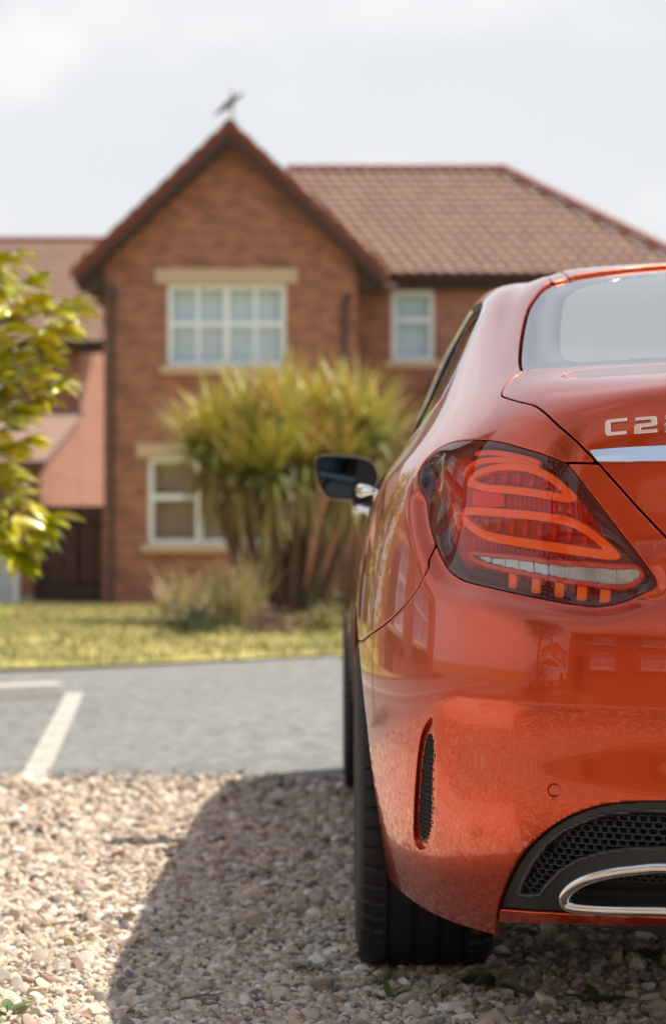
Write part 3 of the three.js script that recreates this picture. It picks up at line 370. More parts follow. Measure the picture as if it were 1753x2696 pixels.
// a sheet cut from the net where f < 0, set off inwards by "off", its edge turned in by "wall"
function sheet(f, { off = 0, lift = null, wall = .012, mirror = false, step = 1, round = .8, both = false } = {}) {
  const pos = [], nor = [], idx = [], cache = new Map(), edge = [];
  const put = (key, p, n) => { if (cache.has(key)) return cache.get(key); const v = pos.length / 3, o = lift ? lift(p) : off; pos.push(p[0] - n[0] * o, p[1] - n[1] * o, p[2] - n[2] * o); nor.push(...n); cache.set(key, v); return v; };
  const node = k => put(k, POS[k], NOR[k]);
  const cut = (a, b) => { if (a > b) [a, b] = [b, a]; const u = f[a] / (f[a] - f[b]), L = (p, q) => [p[0] + (q[0] - p[0]) * u, p[1] + (q[1] - p[1]) * u, p[2] + (q[2] - p[2]) * u]; return put(a + '_' + b, L(POS[a], POS[b]), norm3(L(NOR[a], NOR[b]))); };
  const si = [], ti = []; for (let i = 0; i < GW - 1; i += step) si.push(i); si.push(GW - 1); for (let j = 0; j < GH - 1; j += step) ti.push(j); ti.push(GH - 1);
  for (let a = 0; a < si.length - 1; a++) for (let b = 0; b < ti.length - 1; b++) {
    const q = [si[a] * GH + ti[b], si[a + 1] * GH + ti[b], si[a + 1] * GH + ti[b + 1], si[a] * GH + ti[b + 1]], inn = q.map(k => f[k] < 0), c = inn.filter(Boolean).length;
    if (!c) continue;
    if (c === 4) { const [A, B, C, D] = q.map(node); idx.push(A, B, C, A, C, D); continue; }
    const poly = [], cutAt = [];
    for (let e = 0; e < 4; e++) { const n = (e + 1) % 4; if (inn[e]) poly.push(node(q[e])); if (inn[e] !== inn[n]) { cutAt.push(poly.length); poly.push(cut(q[e], q[n])); } }
    for (let e = 1; e < poly.length - 1; e++) idx.push(poly[0], poly[e], poly[e + 1]);
    if (cutAt.length === 2) { const [x, y] = cutAt; if (y === x + 1) edge.push([poly[x], poly[y]]); else edge.push([poly[y], poly[x]]); }
  }
  // which way do the faces point?
  const facesOut = () => { let sum = 0; for (let k = 0; k < idx.length; k += 3) { const P = i => [pos[i * 3], pos[i * 3 + 1], pos[i * 3 + 2]], a = P(idx[k]), n = cross3(sub3(P(idx[k + 1]), a), sub3(P(idx[k + 2]), a)), m = idx[k] * 3; sum += n[0] * nor[m] + n[1] * nor[m + 1] + n[2] * nor[m + 2]; } return sum > 0; };
  const out = idx.length ? facesOut() : true;
  if (!out) for (let k = 0; k < idx.length; k += 3) { const x = idx[k + 1]; idx[k + 1] = idx[k + 2]; idx[k + 2] = x; }
  if (wall > 0) {
    const dirs = new Map();
    for (const [a, b] of edge) { const P = i => [pos[i * 3], pos[i * 3 + 1], pos[i * 3 + 2]], n = [nor[a * 3], nor[a * 3 + 1], nor[a * 3 + 2]]; let d = cross3(sub3(P(b), P(a)), n); if (out) d = d.map(v => v); else d = d.map(v => -v); for (const k of [a, b]) { const o = dirs.get(k) || [0, 0, 0]; dirs.set(k, [o[0] + d[0], o[1] + d[1], o[2] + d[2]]); } }
    const low = new Map(), r = Math.min(.0016, wall * .3);
    for (const [k, d0] of dirs) {
      const d = norm3(d0), n = [nor[k * 3], nor[k * 3 + 1], nor[k * 3 + 2]], p = [pos[k * 3], pos[k * 3 + 1], pos[k * 3 + 2]];
      const rn = norm3([n[0] + d[0] * round, n[1] + d[1] * round, n[2] + d[2] * round]); nor[k * 3] = rn[0]; nor[k * 3 + 1] = rn[1]; nor[k * 3 + 2] = rn[2];
      const v = pos.length / 3;
      pos.push(p[0] - n[0] * r + d[0] * r * .6, p[1] - n[1] * r + d[1] * r * .6, p[2] - n[2] * r + d[2] * r * .6, p[0] - n[0] * wall + d[0] * r * .6, p[1] - n[1] * wall + d[1] * r * .6, p[2] - n[2] * wall + d[2] * r * .6); nor.push(...d, ...d); low.set(k, v);
    }
    for (const [a, b] of edge) { const A = low.get(a), B = low.get(b); if (out) idx.push(a, A, b, b, A, B, A, A + 1, B, B, A + 1, B + 1); else idx.push(b, B, a, a, B, A, B, B + 1, A, A, B + 1, A + 1); }
  }
  if (!pos.length) return new THREE.BufferGeometry();
  for (let k = 2; k < pos.length; k += 3) { pos[k] = -pos[k]; nor[k] = -nor[k]; }   // forward is -z
  for (let k = 0; k < idx.length; k += 3) { const x = idx[k + 1]; idx[k + 1] = idx[k + 2]; idx[k + 2] = x; }
  if (mirror) { for (let k = 0; k < pos.length; k += 3) { pos[k] = -pos[k]; nor[k] = -nor[k]; } for (let k = 0; k < idx.length; k += 3) { const x = idx[k + 1]; idx[k + 1] = idx[k + 2]; idx[k + 2] = x; } }
  const g = mesh(pos, nor, idx); if (lift) { g.deleteAttribute('normal'); const g2 = toCreasedNormals(g, .5); if (both) return join([g2, sheet(f, { off, lift, wall, mirror: true, step, round })]); return g2; }
  if (both) return join([g, sheet(f, { off, lift, wall, mirror: true, step: step === 1 ? 2 : step, round })]);
  return g;
}

// ---- materials ----
const PAINT = phys([.60, .062, .008], .24, { metalness: .88, ior: 1.7, clearcoat: 1, clearcoatRoughness: .015 });
const BLACK = std([.012, .013, .015], .55), SATIN = std([.022, .024, .026], .42), RUBBER = std([.011, .012, .014], .62), CHROME = std([.82, .84, .87], .07, { metalness: 1 }), STEEL = std([.74, .73, .72], .2, { metalness: 1 });
const DUSTY = phys([.46, .50, .51], .04, { transmission: .62, thickness: 0, ior: 1.52 }), GLASS = phys([.82, .88, .87], .01, { transmission: 1, thickness: 0, ior: 1.52 }), TINT = phys([.30, .36, .37], .01, { transmission: 1, thickness: 0, ior: 1.52 });
const FRIT = phys([.052, .056, .060], .05, { clearcoat: 1, clearcoatRoughness: .01 });
const CLEARLENS = phys([.97, .97, .97], .012, { transmission: 1, thickness: 0, ior: 1.5 }), LENS = phys([1, .50, .44], .012, { transmission: 1, thickness: 0, ior: 1.5 });
const GUIDE = phys([1.0, .42, .06], .26, { clearcoat: .6 }), DEEPRED = std([.60, .045, .010], .35), LEDRED = std([.42, .03, .012], .3), CLEARPC = std([.46, .50, .51], .2, { metalness: .5 }), LAMPBLACK = std([.075, .014, .024], .4);

const car = thing('car', 'glossy orange red saloon car parked with its rear wheels on the gravel', 'car', [0, 0, 0]);
// ---- the cut lines ----
const lidPath = smoothOpen(FEAT.lid, 3), lidRest = [[1.82, 5.42], [1.68, 5.12], [1.5, 4.95], [1.2, 4.88], [-1, 4.86]];
const glassTop = smoothOpen(FEAT.glassL, 3), gl = FEAT.glassL, topEnd = [[.6, 13.2], [.2, 13.26], [-1, 13.27]];
const LID = outline([...lidPath, ...lidRest, [-1, 10.88], [1.0, 10.87], ...FEAT.glassB.slice().reverse()]);
const BACK = outline([...glassTop, ...topEnd, [-1, 10.88], [1.0, 10.87], ...FEAT.glassB.slice().reverse()]);
const CLEAR = outline([...smoothOpen(FEAT.clear, 3), [.6, 12.72], [-1, 12.74], [-1, 11.12]]);
const seam = smoothOpen(FEAT.seam, 3);
const BUMP = outline([...seam, [4.872, 5.62], [4.6, 5.72], [3.6, 6.0], [2.945, 6.962], [2.576, 6.9], ...lidPath.slice(lidPath.findIndex(p => p[1] < 6.9)), ...lidRest, [-1, -1], [8, -1], [8, 2.4], [6.6, 3.7]]);
const ARCH = byPoint((p, s) => s > 4.5 && s < 9.5 ? Math.hypot(p[2], p[1] - .325) - .372 : s > 10 && s < 14 ? Math.hypot(p[2] - 2.84, p[1] - .325) - .37 : .5);
const DLO = outline([[6.55, 9.72], [6.02, 10.35], [5.99, 10.75], [5.94, 11.25], [5.9, 11.8], [5.8, 12.2], [5.95, 12.55], [6.6, 12.78], [8, 12.86], [9, 12.86], [10, 12.84], [10.8, 12.7], [11.15, 12.2], [11.3, 11.2], [11.35, 10.3], [11.2, 9.95], [10, 9.78], [9, 9.74], [8, 9.72], [7.2, 9.7]]);
const ditchA = [[2.849, 12.656], [3.054, 12.899], [3.5, 13.15], [4.2, 13.25], [5, 13.3], [6, 13.32], [8, 13.32], [10, 13.32], [12, 13.3], [12.6, 13.2]], ditchB = [[2.495, 12.715], [2.629, 12.881], [3.0, 13.2], [3.6, 13.36], [4.3, 13.42], [5, 13.46], [6, 13.47], [8, 13.47], [10, 13.47], [12, 13.45], [12.7, 13.3]];
const WIND = outline([[12.2, 11.2], [12.3, 12.3], [12.6, 13.2], [13.4, 13.32], [16, 13.34], [16, 11.1], [13.4, 11.1]]);
const SIDE = outline([...seam.slice().reverse().map(p => p), [6.6, 3.7], [8, 2.4], [8, -1], [11.62, -1], [11.62, 3], [11.5, 9.4], [11.75, 10.6], [12.15, 11.15], [12.3, 12.3], [12.6, 13.2], ...ditchA.slice().reverse(), ...glassTop.slice(0, glassTop.findIndex(p => p[0] < 2.86)).reverse(), ...lidPath.slice(0, lidPath.findIndex(p => p[1] < 6.9)), [2.576, 6.9], [2.945, 6.962], [3.6, 6.2], [4.6, 5.72], [4.872, 5.62]]);
const STRIP = outline([...ditchA, ...ditchB.slice().reverse()]);
const ROOF = outline([...ditchB, [13.4, 13.42], [16, 13.43], [16, 17], [-1, 17], ...topEnd.slice().reverse(), ...glassTop.filter(p => p[0] < 2.5).reverse()]);
const doorR = outline([[6.95, .75], [8.95, .75], [9.0, 4], [9.0, 9.68], [7.2, 9.64], [6.75, 9.55], [6.72, 8], [7.0, 6], [7.35, 4.5], [7.5, 3], [7.3, 1.6]]), doorF = outline([[9.06, .75], [11.45, .75], [11.5, 4], [11.35, 9.6], [9.06, 9.68], [9.05, 4]]);
const VENT = outline(smoothClosed(FEAT.vent, 3)), VENTIN = outline(smoothClosed(FEAT.ventblack, 3));
const DIFF = outline([...smoothOpen(FEAT.diff, 3), [-1, 2.18], [-1, -1], [3.67, -1], [3.665, .1]]);
const STRIPB = outline([...FEAT.striptop, [-1, 1.0], [-1, .86], ...FEAT.stripbot.slice().reverse()]);
const MESHO = outline([...FEAT.meshO.slice(0, 9), [-1, 2.06], [-1, 1.73], ...FEAT.meshO.slice(9)]);
const EXH = outline(smoothClosed([...FEAT.exO.slice(0, 11), [1.45, 1.09], [1.1, 1.2], [1.08, 1.42], [1.45, 1.54]], 3));
const CHROMEBAR = outline([[-1, 7.17], ...FEAT.chrome.slice(0, 3), ...FEAT.chrome.slice(3), [-1, 6.887]]);
const SENSOR = byPoint(p => Math.hypot(p[0] + .612, p[1] - .432) - .0105);
const g = .0022;
const fLamp = field(LAMP), fLid = field(LID), fBack = field(BACK), fBump = field(BUMP), fSide = field(SIDE), fDLO = field(DLO), fDiff = field(DIFF), fVent = field(VENT);
const body = union(fLid, fBump, fSide);
// shell behind the panels: closes the gaps
const shellF = inter(not(grow(ARCH, -.01)), not(grow(fDLO, -.012)), not(grow(fBack, -.03)), not(grow(field(WIND), -.02)), not(grow(fLamp, .006)), not(grow(field(CLEAR), .03)), not(grow(fVent, -.002)), not(grow(field(EXH), 0)), byPoint((p, s, t) => (.9 - t) * .08));
part('inner_shell', sheet(shellF, { off: .026, wall: 0, step: 2, both: true }), BLACK, car);
const rim = .02;
part('rear_bumper', sheet(inter(grow(fBump, -g), not(grow(fLamp, .0015)), not(grow(fDiff, .001)), not(fVent), not(grow(ARCH, 0)), not(SENSOR)), { wall: rim, both: true }), PAINT, car);
for (const m of [false, true]) part('body_side', sheet(inter(grow(fSide, -g), not(grow(fLamp, .0015)), not(ARCH), not(fDLO), not(grow(field(doorR), g)), not(grow(field(doorF), g))), { wall: .015, mirror: m, step: m ? 2 : 1 }), PAINT, car);
const lid = part('boot_lid', sheet(grow(fLid, -g), { wall: .018, both: true }), PAINT, car);
part('roof', sheet(grow(field(ROOF), -.0015), { wall: .012, both: true }), PAINT, car);
for (const m of [false, true]) part('roof_trim', sheet(grow(field(STRIP), -.0015), { off: .002, wall: .01, mirror: m }), PAINT, car);
for (const m of [false, true]) for (const [d, zz] of [[doorR, .47], [doorF, 1.47]]) {
  const o = part('door', sheet(inter(grow(field(d), -.002), not(ARCH), not(fDLO)), { wall: .015, mirror: m }), PAINT, car), sx = m ? -1 : 1;
  const hp = [], ring = 14, N = 16; // pull handle: a bowed chrome bar
  const pos = [], idx = []; for (let i = 0; i <= N; i++) { const u = i / N * 2 - 1, bow = Math.pow(Math.max(0, 1 - u * u), .42), cx = -.853 - .030 * bow - .004, cy = .936 - (zz > 1 ? .022 : 0) - .006 * u; for (let k = 0; k < ring; k++) { const a = k / ring * 2 * Math.PI, rr = .3 + .7 * bow; pos.push(sx * (cx + Math.cos(a) * .0125 * rr), cy + Math.sin(a) * .0165 * rr + (Math.sin(a) < 0 ? Math.cos(a) * .002 : 0), -(zz - u * .115)); } }
  for (let i = 0; i < N; i++) for (let k = 0; k < ring; k++) { const a = i * ring + k, b = i * ring + (k + 1) % ring; idx.push(a, b, a + ring, b, b + ring, a + ring); }
  part('door_handle', mesh(pos, null, idx), CHROME, o);
}
// glass
const dloIn = grow(fDLO, -.016);
for (const m of [false, true]) {
  part('window_trim', sheet(inter(fDLO, not(dloIn)), { off: -.001, wall: .008, mirror: m }), CHROME, car);
  const pill = byPoint((p, s) => .022 - Math.abs(s - 9.05) * .45), pane = inter(dloIn, pill);
  part('side_window', sheet(inter(grow(dloIn, -.012), byPoint((p, s) => (s - 9) * .45), pill), { off: .012, wall: 0, mirror: m }), TINT, car);
  part('side_window', sheet(inter(grow(dloIn, -.012), byPoint((p, s) => (9.1 - s) * .45), pill), { off: .012, wall: 0, mirror: m }), TINT, car);
  part('window_seal', sheet(inter(dloIn, not(inter(grow(dloIn, -.012), pill))), { off: .006, wall: .006, mirror: m }), BLACK, car);
}
const fClear = field(CLEAR);
const back = part('rear_window', sheet(inter(grow(fBack, -.004), grow(fClear, 0)), { off: .007, wall: 0, both: true }), DUSTY, car);
part('black_border', sheet(inter(grow(fBack, -.004), not(fClear)), { off: .007, wall: .006, both: true }), FRIT, back);
{ const L = byPoint((p, s, t) => { const y = p[1] * 34; return (Math.abs(y - Math.round(y)) / 34 - .0011); }); part('heater_wires', sheet(inter(L, grow(fClear, -.012)), { off: .0085, wall: 0, both: true }), std([.09, .06, .045], .6), back); }
part('windscreen', sheet(grow(field(WIND), -.004), { off: .006, wall: 0, both: true }), GLASS, car);
// nose, not seen from here
const NOSE = byPoint((p, s, t) => Math.max((11.64 - s) * .5, 0)); 
const noseIn = byPoint((p, s, t) => (11.66 - s) * .5), bonnet = byPoint((p, s, t) => Math.max((12.15 - s) * .3, (8.1 - t) * .06, (t - 11) * .06)), fbump = byPoint((p, s, t) => Math.max((12.75 - s) * .4, (t - 5.6) * .06)), hlamp = byPoint((p, s, t) => Math.max(Math.abs(s - 13.5) * .3 - .17, Math.abs(t - 6.6) * .07 - .045)), grille = byPoint((p, s, t) => Math.max((14.25 - s) * .4, Math.abs(t - 4.6) * .08 - .13));
const notWind = not(grow(field(WIND), .002));
part('bonnet', sheet(inter(bonnet, notWind, not(grow(hlamp, .003))), { both: true, step: 2 }), PAINT, car);
part('front_bumper', sheet(inter(fbump, not(grow(hlamp, .003)), not(grow(grille, .003)), not(ARCH)), { both: true, step: 2 }), PAINT, car);
for (const m of [false, true]) { part('front_wing', sheet(inter(noseIn, not(grow(bonnet, .004)), not(grow(fbump, .004)), not(grow(hlamp, .003)), not(ARCH), notWind, not(grow(fSide, .002)), byPoint((p, s, t) => (t - 13) * .1)), { mirror: m, step: 2 }), PAINT, car); part('headlamp', sheet(hlamp, { off: .004, mirror: m, step: 2 }), FRIT, car); }
part('grille', sheet(grille, { off: .012, both: true, step: 2 }), BLACK, car);

// ---- tail lamps ----
for (const m of [false, true]) {
  const st = m ? 2 : 1, L = new THREE.Group(); L.name = 'tail_lamp'; car.add(L); const add = (n, f, mat, off, wall, s2 = st) => part(n, sheet(f, { off, wall, mirror: m, step: s2 }), mat, L);
  const rv0 = field(outline(smoothClosed(FEAT.rev, 3)));
  add('lens', inter(grow(fLamp, -.0008), not(grow(rv0, .003))), LENS, .001, 0); add('clear_lens', grow(rv0, .003), CLEARLENS, .001, 0);
  add('lens_edge', inter(grow(fLamp, -.0008), not(grow(fLamp, -.0055))), LAMPBLACK, .0035, .036);
  const gu = field(outline(smoothClosed(FEAT.guideU, 3))), glw = field(outline(smoothClosed(FEAT.guideL, 3))), rv = field(outline(smoothClosed(FEAT.rev, 3)));
  const rightEdge = outline(FEAT.lamp.slice(5, 19), false).segs, lowEdge = outline(FEAT.lamp.slice(18, 31), false).segs;
  add('housing', inter(grow(fLamp, -.002), not(grow(rv, .001))), DEEPRED, .034, 0);
  add('smoked_panel', inter(grow(fLamp, -.004), not(grow(glw, .006)), not(grow(gu, .006)), not(grow(rv, .004)), union(byPoint((p, s, t) => s < 4.6 && t > 4 && t < 9 ? segDist(p, rightEdge, .3) - .026 : .5), byPoint((p, s, t) => s < 5 && t > 4 && t < 6.2 ? segDist(p, lowEdge, .3) - .020 : .5))), LAMPBLACK, .022, .004);
  for (const [n, f, w] of [['upper_light_guide', gu, .0085], ['lower_light_guide', glw, .0095]]) {
    add(n, inter(grow(f, .0035), not(grow(f, -w))), GUIDE, .015, .016);
    const inn = add('light_chamber', grow(f, -w), LEDRED, .027, 0);
    const cells = byPoint((p, s, t) => { const q = s * 5.2 + t * .6; return Math.abs(q - Math.round(q)) * .028 - .0035; });
    part('led_rib', sheet(inter(grow(f, -w - .004), cells), { off: .022, wall: .005, mirror: m, step: st }), DEEPRED, inn);
  }
  add('reflector_ribs', inter(grow(fLamp, -.006), not(grow(rv, .004)), byPoint((p, s, t) => { const q = s * 15; return (Math.abs(q - Math.round(q)) - .24) * .012; })), DEEPRED, .0325, .0015).userData.kind = 'stuff';
  add('indicator_reflector', field(outline(FEAT.mid)), std([.85, .07, .01], .3), .028, .003);
  for (const [k, w] of [['arc1', .0045], ['arc2', .005]]) { const sg = outline(smoothOpen(FEAT[k], 3), false).segs; add('light_strip', inter(fLamp, byPoint((p, s, t) => s > 2.5 && s < 5.3 && t > 6 && t < 8.8 ? segDist(p, sg, .3) - w : .5)), GUIDE, .016, .01); }
  { const sg = outline(FEAT.sideguide, false).segs; add('light_strip', inter(fLamp, byPoint((p, s, t) => s > 4 && s < 5.3 && t > 5 && t < 7 ? segDist(p, sg, .3) - .0035 : .5)), GUIDE, .016, .01); }
  const r = add('reversing_lamp', rv, CLEARPC, .026, 0);
  part('lamp_edge', sheet(inter(grow(rv, .002), not(grow(rv, -.004))), { off: .014, wall: .014, mirror: m, step: st }), DEEPRED, r);
  for (let k = 0; k < 11; k++) part('reflector_cell', sheet(inter(grow(rv, -.004), byPoint((p, s, t) => Math.abs(s - 2.36 - k * .2) * .16 - .0153)), { off: .021, wall: .005, mirror: m, step: st }), CLEARPC, r);
  for (const q of FEAT.blocks) { const c = surf(q[0], q[1]); add('reflector_block', byPoint((p, s, t) => s > 2 && s < 4.3 && t > 4 && t < 6 ? Math.max(Math.abs((p[0] - c[0]) * .8 - (p[2] - c[2]) * .6) - .0085, Math.abs(p[1] - c[1]) - .012) : .5), GUIDE, .018, .012); }
}
// ---- bumper furniture ----
const diffOff = .012, mesh0 = field(MESHO), exh = field(EXH), strp = field(STRIPB);
part('diffuser', sheet(inter(grow(fDiff, -.0015), not(grow(mesh0, 0)), not(grow(exh, -.004)), not(grow(strp, .002)), byPoint((p, s, t) => (.62 - t) * .1)), { off: .009, wall: .02, both: true }), SATIN, car);
part('diffuser_edge', sheet(inter(grow(mesh0, .0045), not(mesh0)), { off: .006, wall: .015, both: true }), std([.05, .052, .052], .45), car);
part('mesh_backing', sheet(grow(mesh0, .002), { off: .03, wall: 0, both: true, step: 2 }), BLACK, car);
function honeycomb(f, du, dv, r, depth, off, [s0, s1, t0, t1] = [.05, 3.6, .62, 2.2]) { // open six-sided cells set on the net wherever f < 0
  const pos = [], idx = [], at = (s, t) => { const i = SG.findIndex(v => v >= s), j = TG.findIndex(v => v >= t); return i < 0 || j < 0 ? 9 : f[i * GH + j]; };
  const put = (s, t) => {
    const e = .02, p = surf(s, t), dx = norm3(sub3(surf(s + e, t), p)); let n = norm3(cross3(dx, sub3(surf(s, t + e), p))); if (n[2] > 0) n = n.map(v => -v); const up = norm3(cross3(n, dx)), b = pos.length / 3;
    for (let k = 0; k < 6; k++) { const a = k * Math.PI / 3; for (const [q, o] of [[r, off], [r * .74, off], [r * .74, off + depth]]) { const x = Math.cos(a) * q * 1.25, y = Math.sin(a) * q * .8; pos.push(p[0] + dx[0] * x + up[0] * y - n[0] * o, p[1] + dx[1] * x + up[1] * y - n[1] * o, -(p[2] + dx[2] * x + up[2] * y - n[2] * o)); } }
    for (let k = 0; k < 6; k++) { const a = b + k * 3, c = b + (k + 1) % 6 * 3; idx.push(a, a + 1, c, c, a + 1, c + 1, a + 1, a + 2, c + 1, c + 1, a + 2, c + 2); }
  };
  let row = 0; for (let t = t0; t < t1; t += dv, row++) for (let s = s0 + (row % 2) * du / 2; s < s1; s += du) if (at(s, t) < -r * .5) put(s, t);
  const g = mesh(pos, null, idx), m = g.clone(); m.scale(-1, 1, 1); const ix = m.index.array; for (let i = 0; i < ix.length; i += 3) { const q = ix[i]; ix[i] = ix[i + 1]; ix[i + 1] = q; } m.computeVertexNormals(); return [g, m];
}
part('honeycomb_grille', honeycomb(mesh0, .09, .062, .0085, .012, .011), SATIN, car).userData.kind = 'stuff';
for (const m of [false, true]) part('parking_sensor', sheet(grow(SENSOR, -.0012), { off: .0012, wall: .006, mirror: m }), PAINT, car);
part('lower_trim', sheet(grow(strp, -.0005), { off: .004, wall: .03, both: true }), PAINT, car);
{ // exhaust finisher: a bright rounded tube ring following the outline
  const P = EXH.P.map(q => surf(q[0], q[1]));
  for (const sx of [1, -1]) {
    const curve = new THREE.CatmullRomCurve3(P.map(p => V(sx * p[0], p[1], -(p[2] + .010))), true);
    const t = part('exhaust_trim', new THREE.TubeGeometry(curve, 160, .0095, 12, true), STEEL, car);
    const inner = new THREE.CatmullRomCurve3(P.map(p => V(sx * p[0], p[1], -(p[2] + .05))), true), N = 160, pos = [], idx = [];
    for (let i = 0; i <= N; i++) { const a = curve.getPointAt(i / N), b = inner.getPointAt(i / N); pos.push(a.x, a.y, a.z, b.x, b.y, b.z); if (i < N) idx.push(i * 2, i * 2 + 1, i * 2 + 2, i * 2 + 1, i * 2 + 3, i * 2 + 2); }
    part('exhaust_sleeve', mesh(pos, null, idx), STEEL, t);
  }
  part('exhaust_pocket', sheet(grow(exh, .004), { off: .055, wall: 0, both: true, step: 2 }), BLACK, car);
  part('exhaust_mesh', honeycomb(inter(exh, byPoint((p, s, t) => (1.2 - t) * .07)), .075, .05, .0068, .006, .036), SATIN, car).userData.kind = 'stuff';
}
for (const m of [false, true]) {
  const v = part('bumper_vent', sheet(grow(field(VENTIN), .006), { off: .0095, wall: 0, mirror: m }), BLACK, car);
  part('vent_mesh', honeycomb(grow(field(VENTIN), .006), .05, .052, .0044, .003, .0062, [4.5, 5.05, 1.15, 2.75])[m ? 1 : 0], SATIN, v).userData.kind = 'stuff';
  part('vent_lip', sheet(inter(fVent, not(grow(field(VENTIN), .001))), { off: .007, wall: .01, mirror: m }), PAINT, v);
}
part('chrome_strip', sheet(inter(grow(field(CHROMEBAR), -.0005), grow(fLid, -.003)), { lift: p => -.004 - .011 * sstep(.975, .93, p[1]), wall: .012, both: true }), CHROME, lid);
// ---- badge letters on the lid ----
{
  const surfOut = (s, t, o) => { const e = .02, p = surf(s, t), a = surf(s + e, t), b = surf(s, t + e); let n = norm3(cross3(sub3(b, p), sub3(a, p))); if (n[2] > 0) n = n.map(v => -v); return { p, n }; };
  const w = .036, h = .0265, th = .0075;
  const glyph = { C: () => { const s = new THREE.Shape(); s.moveTo(w, h); s.lineTo(.008, h); s.quadraticCurveTo(0, h, 0, h - .008); s.lineTo(0, .008); s.quadraticCurveTo(0, 0, .008, 0); s.lineTo(w - .001, 0); s.lineTo(w - .002, th * .8); s.lineTo(.0125, th * .8); s.quadraticCurveTo(.0095, th * .8, .0095, th * .8 + .003); s.lineTo(.0095, h - th * .8 - .002); s.quadraticCurveTo(.0095, h - th * .8, .0125, h - th * .8); s.lineTo(w, h - th * .8); s.closePath(); return s; },
    2: () => { const s = new THREE.Shape(); s.moveTo(.002, h); s.lineTo(w - .007, h); s.quadraticCurveTo(w, h, w, h - .006); s.lineTo(w, h * .52); s.quadraticCurveTo(w, h * .38, w - .007, h * .37); s.lineTo(.0115, h * .36); s.lineTo(.0105, th * .8); s.lineTo(w, th * .8); s.lineTo(w, 0); s.lineTo(0, 0); s.lineTo(0, h * .42); s.quadraticCurveTo(.001, h * .6, .008, h * .61); s.lineTo(w - .0095, h * .63); s.lineTo(w - .0095, h - th * .8); s.lineTo(.002, h - th * .8); s.closePath(); return s; } };
  for (const [c, s, t] of [['C', 2.507, 7.447], ['2', 2.221, 7.43], ['2', 1.955, 7.42]]) {
    const gg = new THREE.ExtrudeGeometry(glyph[c](), { depth: .0022, bevelEnabled: true, bevelThickness: .0016, bevelSize: .0013, bevelOffset: -.0013, bevelSegments: 3, curveSegments: 8 });
    const P = gg.attributes.position, { p, n } = surfOut(s, t), dx = norm3(sub3(surf(s - .25, t), p)), up = norm3(cross3(n, dx));
    const upv = up[1] < 0 ? up.map(v => -v) : up;
    for (let i = 0; i < P.count; i++) { const x = P.getX(i) , y = P.getY(i), z = P.getZ(i) + .001; const q = [0, 1, 2].map(k => p[k] + dx[k] * x + upv[k] * y + n[k] * z); P.setXYZ(i, q[0], q[1], -q[2]); }
    gg.computeVertexNormals(); part('badge_letter', gg, CHROME, lid);
  }
}
// ---- wheels ----
function wheel(x, zf, w, r, sx) {
  const G = new THREE.Group(); G.name = 'wheel'; G.position.set(x, r - .022, -zf); car.add(G);
  const NA = 56 * 8, prof = [], hw = w / 2; // tread profile across the width: [x, radius, groove, shoulder]
  const rs = r - .108;
  for (let i = 0; i <= 8; i++) { const u = i / 8; prof.push([-hw + .016 - .018 * Math.sin(Math.PI * u * .9), rs + (r - .022 - rs) * u, 0]); }
  const tw = hw - .004, shoulder = .026;
  for (let i = 0; i <= 76; i++) { const X = -tw + 2 * tw * i / 76, e = Math.max(0, (Math.abs(X) - tw + shoulder) / shoulder); prof.push([X, r - .0025 * (X / tw) ** 2 - .016 * (1 - Math.sqrt(Math.max(0, 1 - e * e))), 1]); }
  for (let i = 8; i >= 0; i--) { const u = i / 8; prof.push([hw - .016 + .018 * Math.sin(Math.PI * u * .9), rs + (r - .022 - rs) * u, 0]); }
  const pos = [], idx = [], M = prof.length, grooves = [-.27, -.09, .09, .27].map(v => v * w * 1.0);
  for (let a = 0; a <= NA; a++) for (let i = 0; i < M; i++) {
    let [X, R, tr] = prof[i]; const ph = a / 8;
    if (tr) { for (const gx of grooves) R -= .007 * sstep(.0055, .0030, Math.abs(X - gx)); const q = ph + Math.abs(X) * 3.4, fr = Math.abs(q - Math.round(q)); if (Math.abs(X) > w * .31) R -= .0055 * sstep(.15, .06, fr); else if (Math.abs(X) > w * .11) R -= .002 * sstep(.09, .05, fr) * 0; }
    const th = a / NA * 2 * Math.PI; pos.push(X, R * Math.cos(th), R * Math.sin(th));
  }
  for (let a = 0; a < NA; a++) for (let i = 0; i < M - 1; i++) { const k = a * M + i; idx.push(k, k + M, k + 1, k + 1, k + M, k + M + 1); }
  const t = part('tyre', toCreasedNormals(mesh(pos, null, idx), .6), RUBBER, G);
  const rimG = new THREE.LatheGeometry([[.06, -.03], [.15, -.02], [rs - .02, .02], [rs - .004, hw - .02], [rs + .006, hw - .014], [rs + .004, hw - .03], [rs - .012, .0], [rs - .012, -hw + .02], [rs + .006, -hw + .014]].map(p => new THREE.Vector2(...p)), 64).rotateZ(-Math.PI / 2);
  if (sx < 0) rimG.rotateY(Math.PI);
  part('rim', rimG, std([.35, .36, .37], .3, { metalness: .9 }), G);
  for (let k = 0; k < 5; k++) { const s = rbox(.03, rs - .05, .055, .008, sx * (hw - .045), (rs - .05) / 2 + .04, 0); s.rotateX(k * 2 * Math.PI / 5); part('spoke', s, std([.42, .43, .44], .28, { metalness: .9 }), G); }
  part('hub_cap', new THREE.CylinderGeometry(.06, .065, .03, 24).rotateZ(Math.PI / 2).translate(sx * (hw - .04), 0, 0), std([.3, .3, .31], .35, { metalness: .9 }), G);
}
for (const sx of [-1, 1]) { wheel(sx * .772, 0, .262, .336, sx); wheel(sx * .795, 2.84, .235, .33, sx); }
